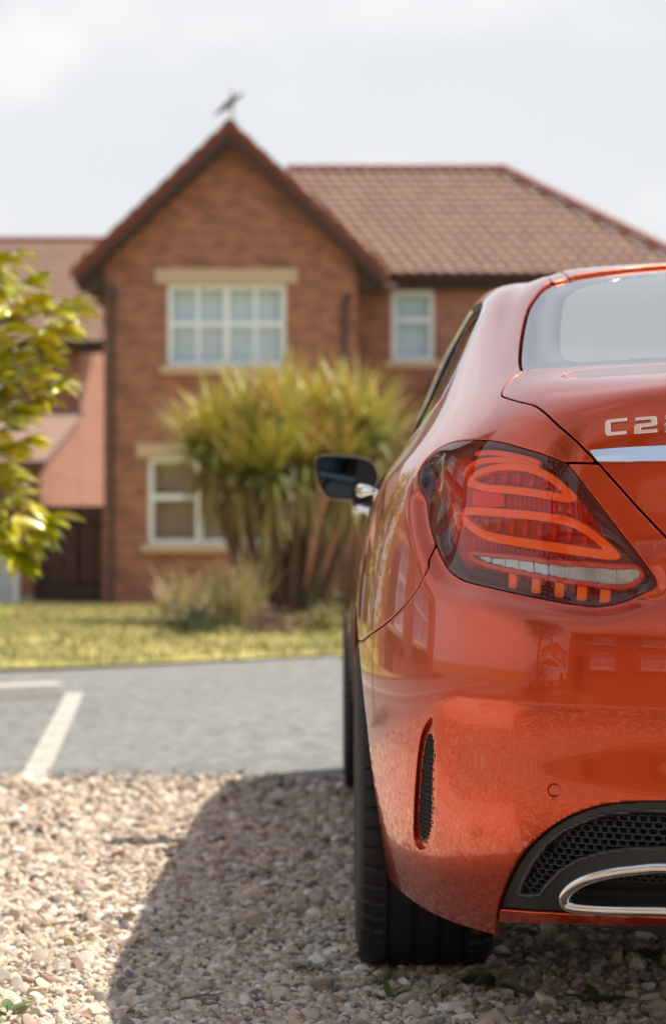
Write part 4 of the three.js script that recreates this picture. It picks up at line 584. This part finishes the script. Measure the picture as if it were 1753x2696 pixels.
for (const sx of [-1, 1]) for (const zf of [0, 2.84]) { const a = new THREE.CylinderGeometry(.40, .40, .34, 32, 1, true, 0, Math.PI).rotateZ(Math.PI / 2).rotateX(0); a.rotateX(Math.PI / 2 * 0); const P = a.attributes.position; part('arch_liner', a.rotateX(-Math.PI / 2 + Math.PI / 2).translate(sx * .69, .325, -zf), BLACK, car); }
part('underbody', [box(1.24, .06, 3.6, 0, .22, -1.4), box(1.05, .3, 1.1, 0, .36, .18), box(1.0, .3, .9, 0, .36, -2.84)], BLACK, car);
// ---- cabin ----
const CLOTH = std([.02, .02, .022], .85), TRIM = std([.03, .03, .033], .7);
part('parcel_shelf', rbox(1.16, .03, .5, .012, 0, 1.03, .42), TRIM, car);
part('dashboard', rbox(1.36, .2, .5, .07, 0, .88, -2.2), TRIM, car);
part('cabin_floor', [box(1.28, .04, 3.0, 0, .32, -1.1), box(1.72, .03, 2.06, 0, .29, -1.45)], TRIM, car);
for (const x of [-.38, .38]) { const s = part('seat', [rbox(.5, .16, .5, .06, x, .5, -1.25), rbox(.48, .6, .14, .06, x, .82, -.98)], CLOTH, car); part('headrest', rbox(.26, .17, .09, .035, x, 1.2, -.93), CLOTH, s); }
{ const s = part('rear_seat', [rbox(1.25, .16, .5, .06, 0, .5, -.3), rbox(1.25, .55, .14, .06, 0, .8, .02)], CLOTH, car); for (const x of [-.4, .4]) part('headrest', rbox(.26, .12, .08, .03, x, 1.1, .06), CLOTH, s); }
part('headlining', sheet(inter(field(ROOF), byPoint((p, s, t) => (13.3 - t) * .1)), { off: .03, wall: 0, both: true, step: 2 }), std([.35, .35, .34], .9), car);
// ---- door mirrors ----
for (const sx of [-1, 1]) {
  const O = smoothClosed([[-.094, .0], [-.088, .03], [-.072, .054], [-.04, .064], [0, .069], [.05, .071], [.077, .067], [.086, .056], [.084, .03], [.078, .0], [.066, -.03], [.045, -.052], [0, -.057], [-.04, -.055], [-.07, -.042]], 3);
  const rings = [[-.004, .985], [0, 1], [.02, 1.01], [.045, .98], [.07, .9], [.092, .76], [.108, .55], [.116, .28], [.118, .02]], pos = [], idx = [], M = O.length;
  const G = new THREE.Group(); G.name = 'door_mirror'; G.position.set(sx * .915, .998, -1.63); car.add(G);
  rings.forEach(([z, k]) => O.forEach(([x, y]) => pos.push(sx * -1 * -x * k, y * k + (1 - k) * .005, -z)));
  for (let i = 0; i < rings.length - 1; i++) for (let k = 0; k < M; k++) { const a = i * M + k, b = i * M + (k + 1) % M; idx.push(a, b, a + M, b, b + M, a + M); }
  part('mirror_shell', mesh(pos, null, idx), PAINT, G);
  const sh = (k, z) => { const s = new THREE.Shape(O.map(([x, y]) => new THREE.Vector2(sx * x * k, y * k))); return new THREE.ShapeGeometry(s).translate(0, 0, z); };
  part('mirror_surround', [sh(.97, .001)], BLACK, G);
  part('mirror_glass', sh(.89, .004).rotateY(sx * -.12).rotateX(.03), std([.045, .075, .09], .03, { metalness: 1 }), G);
  part('mirror_arm', rbox(.11, .035, .06, .015, -sx * .075, -.058, -.045), BLACK, G);
}


// ================= PLANTS AND SMALL THINGS =================
// leaf: pointed oval, folded along its rib and curling at the tip; runs along +z from the stalk
function leafGeo(L, W, fold, curl, n = 6) { const pos = [], uv = [], idx = []; for (let i = 0; i <= n; i++) { const u = i / n, w = W * Math.pow(Math.sin(Math.PI * Math.pow(u, .85)), .8) * .5 + .0006, y = -curl * u * u * L, z = L * u * (1 - .12 * curl * u); pos.push(-w, y + fold * w, z, 0, y, z, w, y + fold * w, z); uv.push(0, u, .5, u, 1, u); if (i < n) { const a = i * 3; idx.push(a, a + 3, a + 1, a + 1, a + 3, a + 4, a + 1, a + 4, a + 2, a + 2, a + 4, a + 5); } } return mesh(pos, null, idx, uv); }
const LEAVES = [[.54, .53, .015], [.66, .58, .02], [.36, .41, .015], [.74, .62, .04]].map(c => phys(c, .28, { transmission: .5, thickness: 0, ior: 1.4, clearcoat: .6, clearcoatRoughness: .15 }));
const BARK = std([.13, .09, .06], .9);
{ // glossy shrub at the left
  const B = thing('broadleaf_shrub', 'glossy yellow green broadleaf shrub leaning in beside the tarmac', 'shrub', [-2.95, -.03, Zc(8.5)]), r = rng(77);
  const at = (dx, dy, zc = 8.3) => [-.949 + (dx * 1.1325 - 876) * zc / 5200 + 2.95, .84 + (1438 - dy * 1.1325) * zc / 5200, 8.5 - zc];
  const shapes = [leafGeo(.135, .05, .35, .3), leafGeo(.115, .048, .25, .5), leafGeo(.145, .052, .4, .15)];
  const tips = [[-10, 630, 8.5], [30, 730, 8.5], [70, 650, 8.6], [110, 760, 8.6], [40, 820, 8.6], [80, 880, 8.6], [0, 910, 8.6], [20, 990, 8.6], [0, 1090, 8.6], [40, 1150, 8.6], [-10, 1220, 8.6], [-25, 600, 8.2], [40, 590, 8.4], [10, 660, 8.1], [60, 700, 8.3], [130, 715, 8.3], [170, 700, 8.45], [150, 760, 8.2], [90, 780, 8.1], [20, 760, 8.0], [-40, 720, 8.3], [110, 830, 8.3], [60, 860, 8.1], [140, 890, 8.35], [10, 870, 8.4], [-30, 830, 8.2], [90, 930, 8.3], [40, 960, 8.1], [-10, 950, 8.3], [60, 1020, 8.2], [10, 1040, 8.3], [-30, 1080, 8.2], [30, 1110, 8.4], [-20, 1160, 8.2], [70, 1170, 8.3], [110, 1200, 8.2], [30, 1200, 8.1], [70, 1245, 8.3], [10, 1260, 8.2], [50, 1275, 8.2], [-30, 1250, 8.4], [-60, 640, 8.5], [-80, 780, 8.5], [-90, 900, 8.4], [-80, 1020, 8.5], [-90, 1150, 8.4], [-120, 700, 8.6], [-140, 850, 8.6], [-130, 1000, 8.7], [-130, 1180, 8.6]];
  const trunk = [[0, 0, 0], [.04, .5, -.05], [-.02, 1.0, 0], [.05, 1.5, .03], [.1, 2.0, 0]];
  part('trunk', trunk.slice(1).map((p, i) => bar(trunk[i], p, .035 - i * .006, 8, .03 - i * .006)), BARK, B);
  let count = 0; const rest = new Map(), later = (g, m) => { if (!rest.has(m)) rest.set(m, []); rest.get(m).push(g); };
  tips.forEach(([dx, dy, zc], k) => {
    const t = at(dx, dy, zc), root = [.03, Math.max(.3, t[1] - .35), 0], mid = [(t[0] + root[0]) / 2, (t[1] + root[1]) / 2 + .06, (t[2] + root[2]) / 2];
    part('branch', [bar(root, mid, .009, 5, .007), bar(mid, t, .007, 5, .004)], BARK, B);
    const n = 10 + Math.floor(r() * 4), low = dy > 1150;
    for (let i = 0; i < n; i++) {
      const o = new THREE.Object3D(), yaw = i * 2.4 + r(), u = i / n, back = u * .09;
      o.position.set(t[0] - back * .7, t[1] - back * .5, t[2]);
      o.rotation.order = 'YXZ'; o.rotation.set((low ? .25 : -.3) + (r() - .4) * .8, (r() < .72 ? Math.PI / 2 + (r() - .5) * 2.2 : yaw), (r() - .5) * 1.3); const s = .75 + r() * .5; o.scale.setScalar(s);
      const m = LEAVES[Math.floor(r() * 4)], G = shapes[Math.floor(r() * 3)];
      if (count < 300 && k < 42) { const L = new THREE.Mesh(G, m); L.name = 'leaf'; L.position.copy(o.position); L.rotation.copy(o.rotation); L.scale.copy(o.scale); L.castShadow = L.receiveShadow = true; B.add(L); count++; } else { o.updateMatrix(); later(G.clone().applyMatrix4(o.matrix), m); }
    }
  });
  for (let i = 0; i < 420; i++) { const o = new THREE.Object3D(); const a = r() * 6.28, h = .5 + 1.5 * r(), q = Math.sqrt(r()) * .62; o.position.set(q * Math.cos(a) - .08, h, q * Math.sin(a) - .15); o.rotation.set(r() * 3, r() * 6, r() * 3); o.updateMatrix(); later(shapes[i % 3].clone().applyMatrix4(o.matrix), LEAVES[i % 4]); }
  for (const [m, q] of rest) part('foliage', q, m, B).userData.kind = 'stuff';
}
const blade = (L, W, droop, n = 5) => { const pos = [], idx = []; for (let i = 0; i <= n; i++) { const u = i / n, w = W * (1 - Math.pow(u, 2.2)) * .5 + .0005, y = L * (u - droop * u * u * .55), z = L * droop * u * u * .75; pos.push(-w, y, z, w, y, z); if (i < n) { const a = i * 2; idx.push(a, a + 1, a + 2, a + 1, a + 3, a + 2); } } return mesh(pos, null, idx); };
{ // cabbage palm clump in front of the house
  const C = thing('cordyline_palm', 'spiky yellow green cabbage palm clump with bare trunks on the front lawn', 'palm', [-1.6, -.05, Zc(21.8)]), r = rng(55);
  const P = (dx, dy, zc = 21.8) => [-.949 + (dx * 1.1325 - 876) * zc / 5200 + 1.6, .86 + (1438 - dy * 1.1325) * zc / 5200, 21.8 - zc];
  const green = [phys([.52, .50, .10], .45, { transmission: .4, thickness: 0 }), phys([.68, .58, .17], .45, { transmission: .4, thickness: 0 }), phys([.22, .26, .05], .45, { transmission: .3, thickness: 0 }), phys([.70, .44, .16], .5, { transmission: .4, thickness: 0 })], dead = [std([.40, .32, .15], .9), std([.30, .26, .09], .9)];
  const heads = [[500, 1040, 21.6], [580, 1000, 21.9], [660, 985, 21.5], [740, 985, 22], [820, 1000, 21.7], [880, 1030, 22], [560, 1110, 21.4], [700, 1080, 21.3], [800, 1090, 21.5], [470, 1070, 21.8], [630, 1110, 21.2]];
  heads.forEach(([dx, dy, zc], k) => {
    const h = P(dx, dy, zc), bx = P(600 + (dx - 500) * .36, 1425, 21.8), mid = [(h[0] + bx[0]) / 2 + (r() - .5) * .08, h[1] * .5, (h[2] + bx[2]) / 2];
    part('trunk', [bar(bx, mid, .075, 9, .06), bar(mid, h, .06, 9, .055)], std([.10 + .03 * r(), .075, .055], .95), C);
    const sets = [[], [], [], []], old = [[], []];
    for (let i = 0; i < 130; i++) { const o = new THREE.Object3D(), el = Math.pow(r(), .85) * 1.7, L = .74 + .34 * r(); o.rotation.order = 'YXZ'; o.rotation.set(el, r() * 6.28, (r() - .5) * .3); o.position.set(h[0], h[1], h[2]); o.updateMatrix(); const t = r(); sets[el > 1.25 ? 2 : t < .42 ? 0 : t < .78 ? 1 : t < .9 ? 2 : 3].push(blade(L, .046, .08 + .3 * r()).applyMatrix4(o.matrix)); }
    for (let i = 0; i < 30; i++) { const o = new THREE.Object3D(); o.rotation.order = 'YXZ'; o.rotation.set(2.2 + .8 * r(), r() * 6.28, 0); o.position.set(h[0], h[1] - .03 - .1 * r(), h[2]); o.updateMatrix(); old[i % 2].push(blade(.55 + .45 * r(), .038, .1).applyMatrix4(o.matrix)); }
    sets.forEach((q, i) => q.length && (part('leaf_head', q, green[i], C).userData.kind = 'stuff')); old.forEach((q, i) => part('dead_leaves', q, dead[i], C).userData.kind = 'stuff');
  });
}
{ // pale feathery grass and low shrubs at its foot
  const r = rng(91), beige = [std([.55, .42, .27], .9), std([.44, .35, .20], .9), std([.32, .30, .12], .9)];
  for (const [x, zc, hgt, n, lab] of [[-1.95, 20.6, .95, 150, 'tall pale feathery grass clump at the foot of the palm'], [-2.45, 20.2, .75, 100, 'short pale feathery grass clump at the edge of the lawn']]) {
    const G = thing('feather_grass', lab, 'grass', [x, -.03, Zc(zc)]), s = [[], [], []];
    for (let i = 0; i < n; i++) { const o = new THREE.Object3D(); o.rotation.order = 'YXZ'; o.rotation.set(r() * .35, r() * 6.28, 0); o.position.set((r() - .5) * .5, 0, (r() - .5) * .4); o.updateMatrix(); s[i % 3].push(blade(hgt * (.6 + .5 * r()), .03, .15 + .3 * r()).applyMatrix4(o.matrix)); }
    s.forEach((q, i) => part('blades', q, beige[i], G).userData.kind = 'stuff');
  }
  const low = [[-2.25, 18.6, .42, 0, 'low dark green shrub at the corner of the planting bed'], [-1.55, 18.9, .3, 2, 'low brown heather cushion in the planting bed'], [-1.05, 19.2, .32, 3, 'low yellow tinged shrub in the planting bed'], [-.55, 19.6, .4, 2, 'low russet shrub beside the palm trunks'], [-.15, 20.8, .75, 1, 'rusty orange leaved shrub behind the car mirror'], [.2, 20.2, .5, 3, 'rounded yellow green shrub right of the palm'], [-.75, 21.2, .6, 0, 'dark green shrub under the palm crown']];
  const cols = [[.05, .08, .02], [.30, .13, .03], [.22, .13, .08], [.24, .22, .05]];
  for (const [x, zc, s, c, lab] of low) {
    const S = thing('low_shrub', lab, 'shrub', [x, -.03, Zc(zc)], 0), q = [], lg = leafGeo(.07, .03, .3, .3, 3);
    for (let i = 0; i < 420; i++) { const o = new THREE.Object3D(), a = r() * 6.28, e = Math.acos(r()), d = s * Math.pow(r(), .3) * (.8 + .3 * Math.sin(a * 3 + c)); o.position.set(d * Math.sin(e) * Math.cos(a) * 1.1, d * Math.cos(e) * .9, d * Math.sin(e) * Math.sin(a)); o.rotation.set(r() * 6, r() * 6, r() * 6); o.updateMatrix(); q.push(lg.clone().applyMatrix4(o.matrix)); }
    part('crown', q, phys(cols[c], .6, { transmission: .25, thickness: 0 }), S); part('stems', [0, 1, 2, 3, 4].map(k => bar([0, 0, 0], [(r() - .5) * s, s * .6, (r() - .5) * s], .008, 5)), BARK, S);
  }
}
{ // grass blades over the lawn
  const r = rng(17), n = 26000, G = blade(.035, .006, .4, 2), cs = [[.24, .22, .07], [.32, .27, .11], [.17, .18, .05]];
  const im = new THREE.InstancedMesh(G, std([1, 1, 1], .8), n), M = new THREE.Matrix4(), q = new THREE.Quaternion(), c = new THREE.Color();
  for (let i = 0; i < n; i++) { const z = -9.7 - 14 * r(), x = -6.5 + 7.5 * r(); const edge = x < -4.2 ? -9.2 : x < -2.8 ? -9.2 - (x + 4.2) * .4 : -9.7 - (x + 2.8) * .85; q.setFromEuler(new THREE.Euler((r() - .5) * .6, r() * 6.28, (r() - .5) * .6)); const s = .7 + r(); M.compose(V(x, -.02, z < edge - .05 ? z : -10 - 13.5 * r()), q, V(s * 1.6, s, s)); im.setMatrixAt(i, M); c.setRGB(...cs[Math.floor(r() * 3)]).multiplyScalar(.8 + .5 * r()); im.setColorAt(i, c); }
  im.name = 'lawn_grass'; im.castShadow = im.receiveShadow = true; scene.add(im); tag(im, 'short dry yellow green grass of the front lawn', 'grass', null, 'stuff');
}
{ // weeds in the gravel and along its edge
  const r = rng(23), WM = [phys([.10, .17, .03], .5, { transmission: .3, thickness: 0 }), phys([.16, .2, .05], .5, { transmission: .3, thickness: 0 })];
  const gpt = (dx, dy) => { const z = .84 * 5200 / (dy * 1.1325 - 1438); return [-.949 + (dx * 1.1325 - 876) * z / 5200, Zc(z)]; };
  const spots = [[475, 2300, .04, 'small green weed sprouting alone in the shaded gravel'], [720, 2265, .06, 'leafy green weed in the gravel near the rear tyre'], [885, 2290, .045, 'bright green weed in the gravel under the bumper corner'], [905, 2330, .05, 'broad leaved green weed in the gravel in front of the tyre'], [660, 2340, .03, 'tiny green weed seedling in the gravel'], [1180, 2330, .045, 'green weed beside the wilted leaves'], [1385, 2345, .07, 'dark green weed tuft in the gravel under the diffuser'], [1510, 2240, .06, 'green weed in the shadow under the boot'], [300, 1840, .05, 'thin yellow weed in the sunlit gravel'], [20, 2370, .07, 'pale weed tuft at the sunlit gravel edge']];
  for (const [dx, dy, s, lab] of spots) { const [x, z] = gpt(dx, dy), W = thing('weed', lab, 'weed', [x, -.025, z]); for (let i = 0; i < 7; i++) { const L = part('leaf', leafGeo(s * (.7 + .5 * r()), s * .3, .3, .5, 4), WM[i % 2], W); L.rotation.order = 'YXZ'; L.rotation.set(-.5 - r() * .6, i * 2.4, 0); } part('stem', bar([0, 0, 0], [0, s * .35, 0], .0015, 5), WM[0], W); }
  const [x, z] = gpt(1130, 2310), W = thing('wilted_leaves', 'wilted grey green torn leaves lying on the gravel behind the tyre', 'leaves', [x, -.012, z]);
  for (let i = 0; i < 8; i++) { const L = part('leaf', leafGeo(.09 + .04 * r(), .035, .8, .9, 7), std([[.13, .14, .08], [.22, .21, .13], [.09, .10, .05]][i % 3], .8), W); L.position.set((r() - .5) * .07, .006, (r() - .5) * .05); L.rotation.order = 'YXZ'; L.rotation.set(-.15, r() * 6.28, (r() - .5)); }
  // moss and grass tufts along the tarmac edge
  [[160, 1803], [215, 1800], [300, 1802], [430, 1800], [520, 1803], [600, 1799]].forEach(([dx, dy], k) => { const [tx, tz] = gpt(dx, dy), T = thing('edge_tuft', 'small dry grass tuft where the gravel meets the tarmac', 'grass', [tx, -.03, tz], 0, 'dry tufts along the gravel edge'), q = []; for (let i = 0; i < 26; i++) { const o = new THREE.Object3D(); o.rotation.order = 'YXZ'; o.rotation.set(.4 + r() * 1.1, r() * 6.28, 0); o.position.set((r() - .5) * .16, 0, (r() - .5) * .06); o.updateMatrix(); q.push(blade(.05 * (.5 + r()), .006, .5, 3).applyMatrix4(o.matrix)); } part('blades', q, std(k % 2 ? [.24, .18, .10] : [.18, .15, .08], .9), T); });
}
{ // dry twigs and a fallen leaf
  const r = rng(31), gpt = (dx, dy) => { const z = .84 * 5200 / (dy * 1.1325 - 1438); return [-.949 + (dx * 1.1325 - 876) * z / 5200, Zc(z)]; };
  for (const [dx, dy, L, a, lab] of [[95, 2175, .11, .5, 'thin dry twig lying on the sunlit gravel'], [180, 2190, .06, 1.9, 'short dark twig among the sunlit stones'], [430, 2345, .08, .15, 'thin brown twig on the shaded gravel'], [1010, 2330, .05, 1.2, 'broken twig on the gravel behind the rear tyre']]) { const [x, z] = gpt(dx, dy), T = thing('twig', lab, 'twig', [x, -.008, z], a); const p = [[0, 0, 0], [L * .4, .006, .004], [L * .75, .004, -.004], [L, .012, .002]]; part('stem', p.slice(1).map((q, i) => bar(p[i], q, .0019 - i * .0004, 5, .0016 - i * .0004)), BARK, T); part('side_shoot', bar(p[1], [L * .6, .016, .02], .001, 4), BARK, T); }
}
// ---- seen only in the paint: a parked white car and a street tree ----
{
  const W = thing('white_car', 'white hatchback parked in the street beyond the drive', 'car', [-10.6, -.03, 4.3], 1.25), white = phys([.75, .75, .75], .3, { clearcoat: 1 });
  const side = new THREE.Shape(); side.moveTo(-2.0, .3); side.lineTo(-2.05, .7); side.quadraticCurveTo(-2.0, .85, -1.3, .92); side.quadraticCurveTo(-.6, 1.42, .2, 1.45); side.quadraticCurveTo(1.2, 1.42, 1.75, .98); side.quadraticCurveTo(2.05, .9, 2.05, .6); side.lineTo(2.0, .3); side.closePath();
  part('body', new THREE.ExtrudeGeometry(side, { depth: 1.5, bevelEnabled: true, bevelSize: .06, bevelThickness: .1, bevelSegments: 3 }).translate(0, 0, -.75), white, W);
  for (const s of [-1, 1]) { const w = new THREE.Shape(); w.moveTo(-1.05, .95); w.quadraticCurveTo(-.5, 1.32, .2, 1.36); w.quadraticCurveTo(.9, 1.34, 1.35, 1.0); w.closePath(); part('window', new THREE.ExtrudeGeometry(w, { depth: .02, bevelEnabled: false }).translate(0, 0, s * .86 - .01), FRIT, W); for (const x of [-1.25, 1.25]) { const T = part('wheel', new THREE.TorusGeometry(.25, .08, 10, 24).translate(x, .33, s * .8), RUBBER, W); part('rim', new THREE.CylinderGeometry(.2, .2, .1, 20).rotateX(Math.PI / 2).translate(x, .33, s * .82), STEEL, T); } }
  const r = rng(5), T = thing('street_tree', 'small leafy street tree on the verge beyond the drive', 'tree', [-7.6, -.03, 2.6]); T.scale.setScalar(1.3);
  part('trunk', [bar([0, 0, 0], [.05, 1.6, 0], .09, 9, .07), bar([.05, 1.6, 0], [.5, 2.8, .2], .05, 7, .02), bar([.05, 1.6, 0], [-.4, 2.9, -.1], .05, 7, .02), bar([.05, 1.6, 0], [.1, 3.2, -.3], .05, 7, .02)], BARK, T);
  const q = [], lg = leafGeo(.16, .08, .3, .3, 3); for (let i = 0; i < 1500; i++) { const o = new THREE.Object3D(), a = r() * 6.28, e = Math.acos(2 * r() - 1), d = Math.pow(r(), .4) * (1 + .25 * Math.sin(a * 3) * Math.sin(e * 4)); o.position.set(1.25 * d * Math.sin(e) * Math.cos(a), 3.0 + 1.35 * d * Math.cos(e), 1.2 * d * Math.sin(e) * Math.sin(a)); o.rotation.set(r() * 6, r() * 6, r() * 6); o.updateMatrix(); q.push(lg.clone().applyMatrix4(o.matrix)); }
  part('crown', q, phys([.07, .11, .02], .5, { transmission: .3, thickness: 0 }), T);
}


renderer.render(scene, camera);
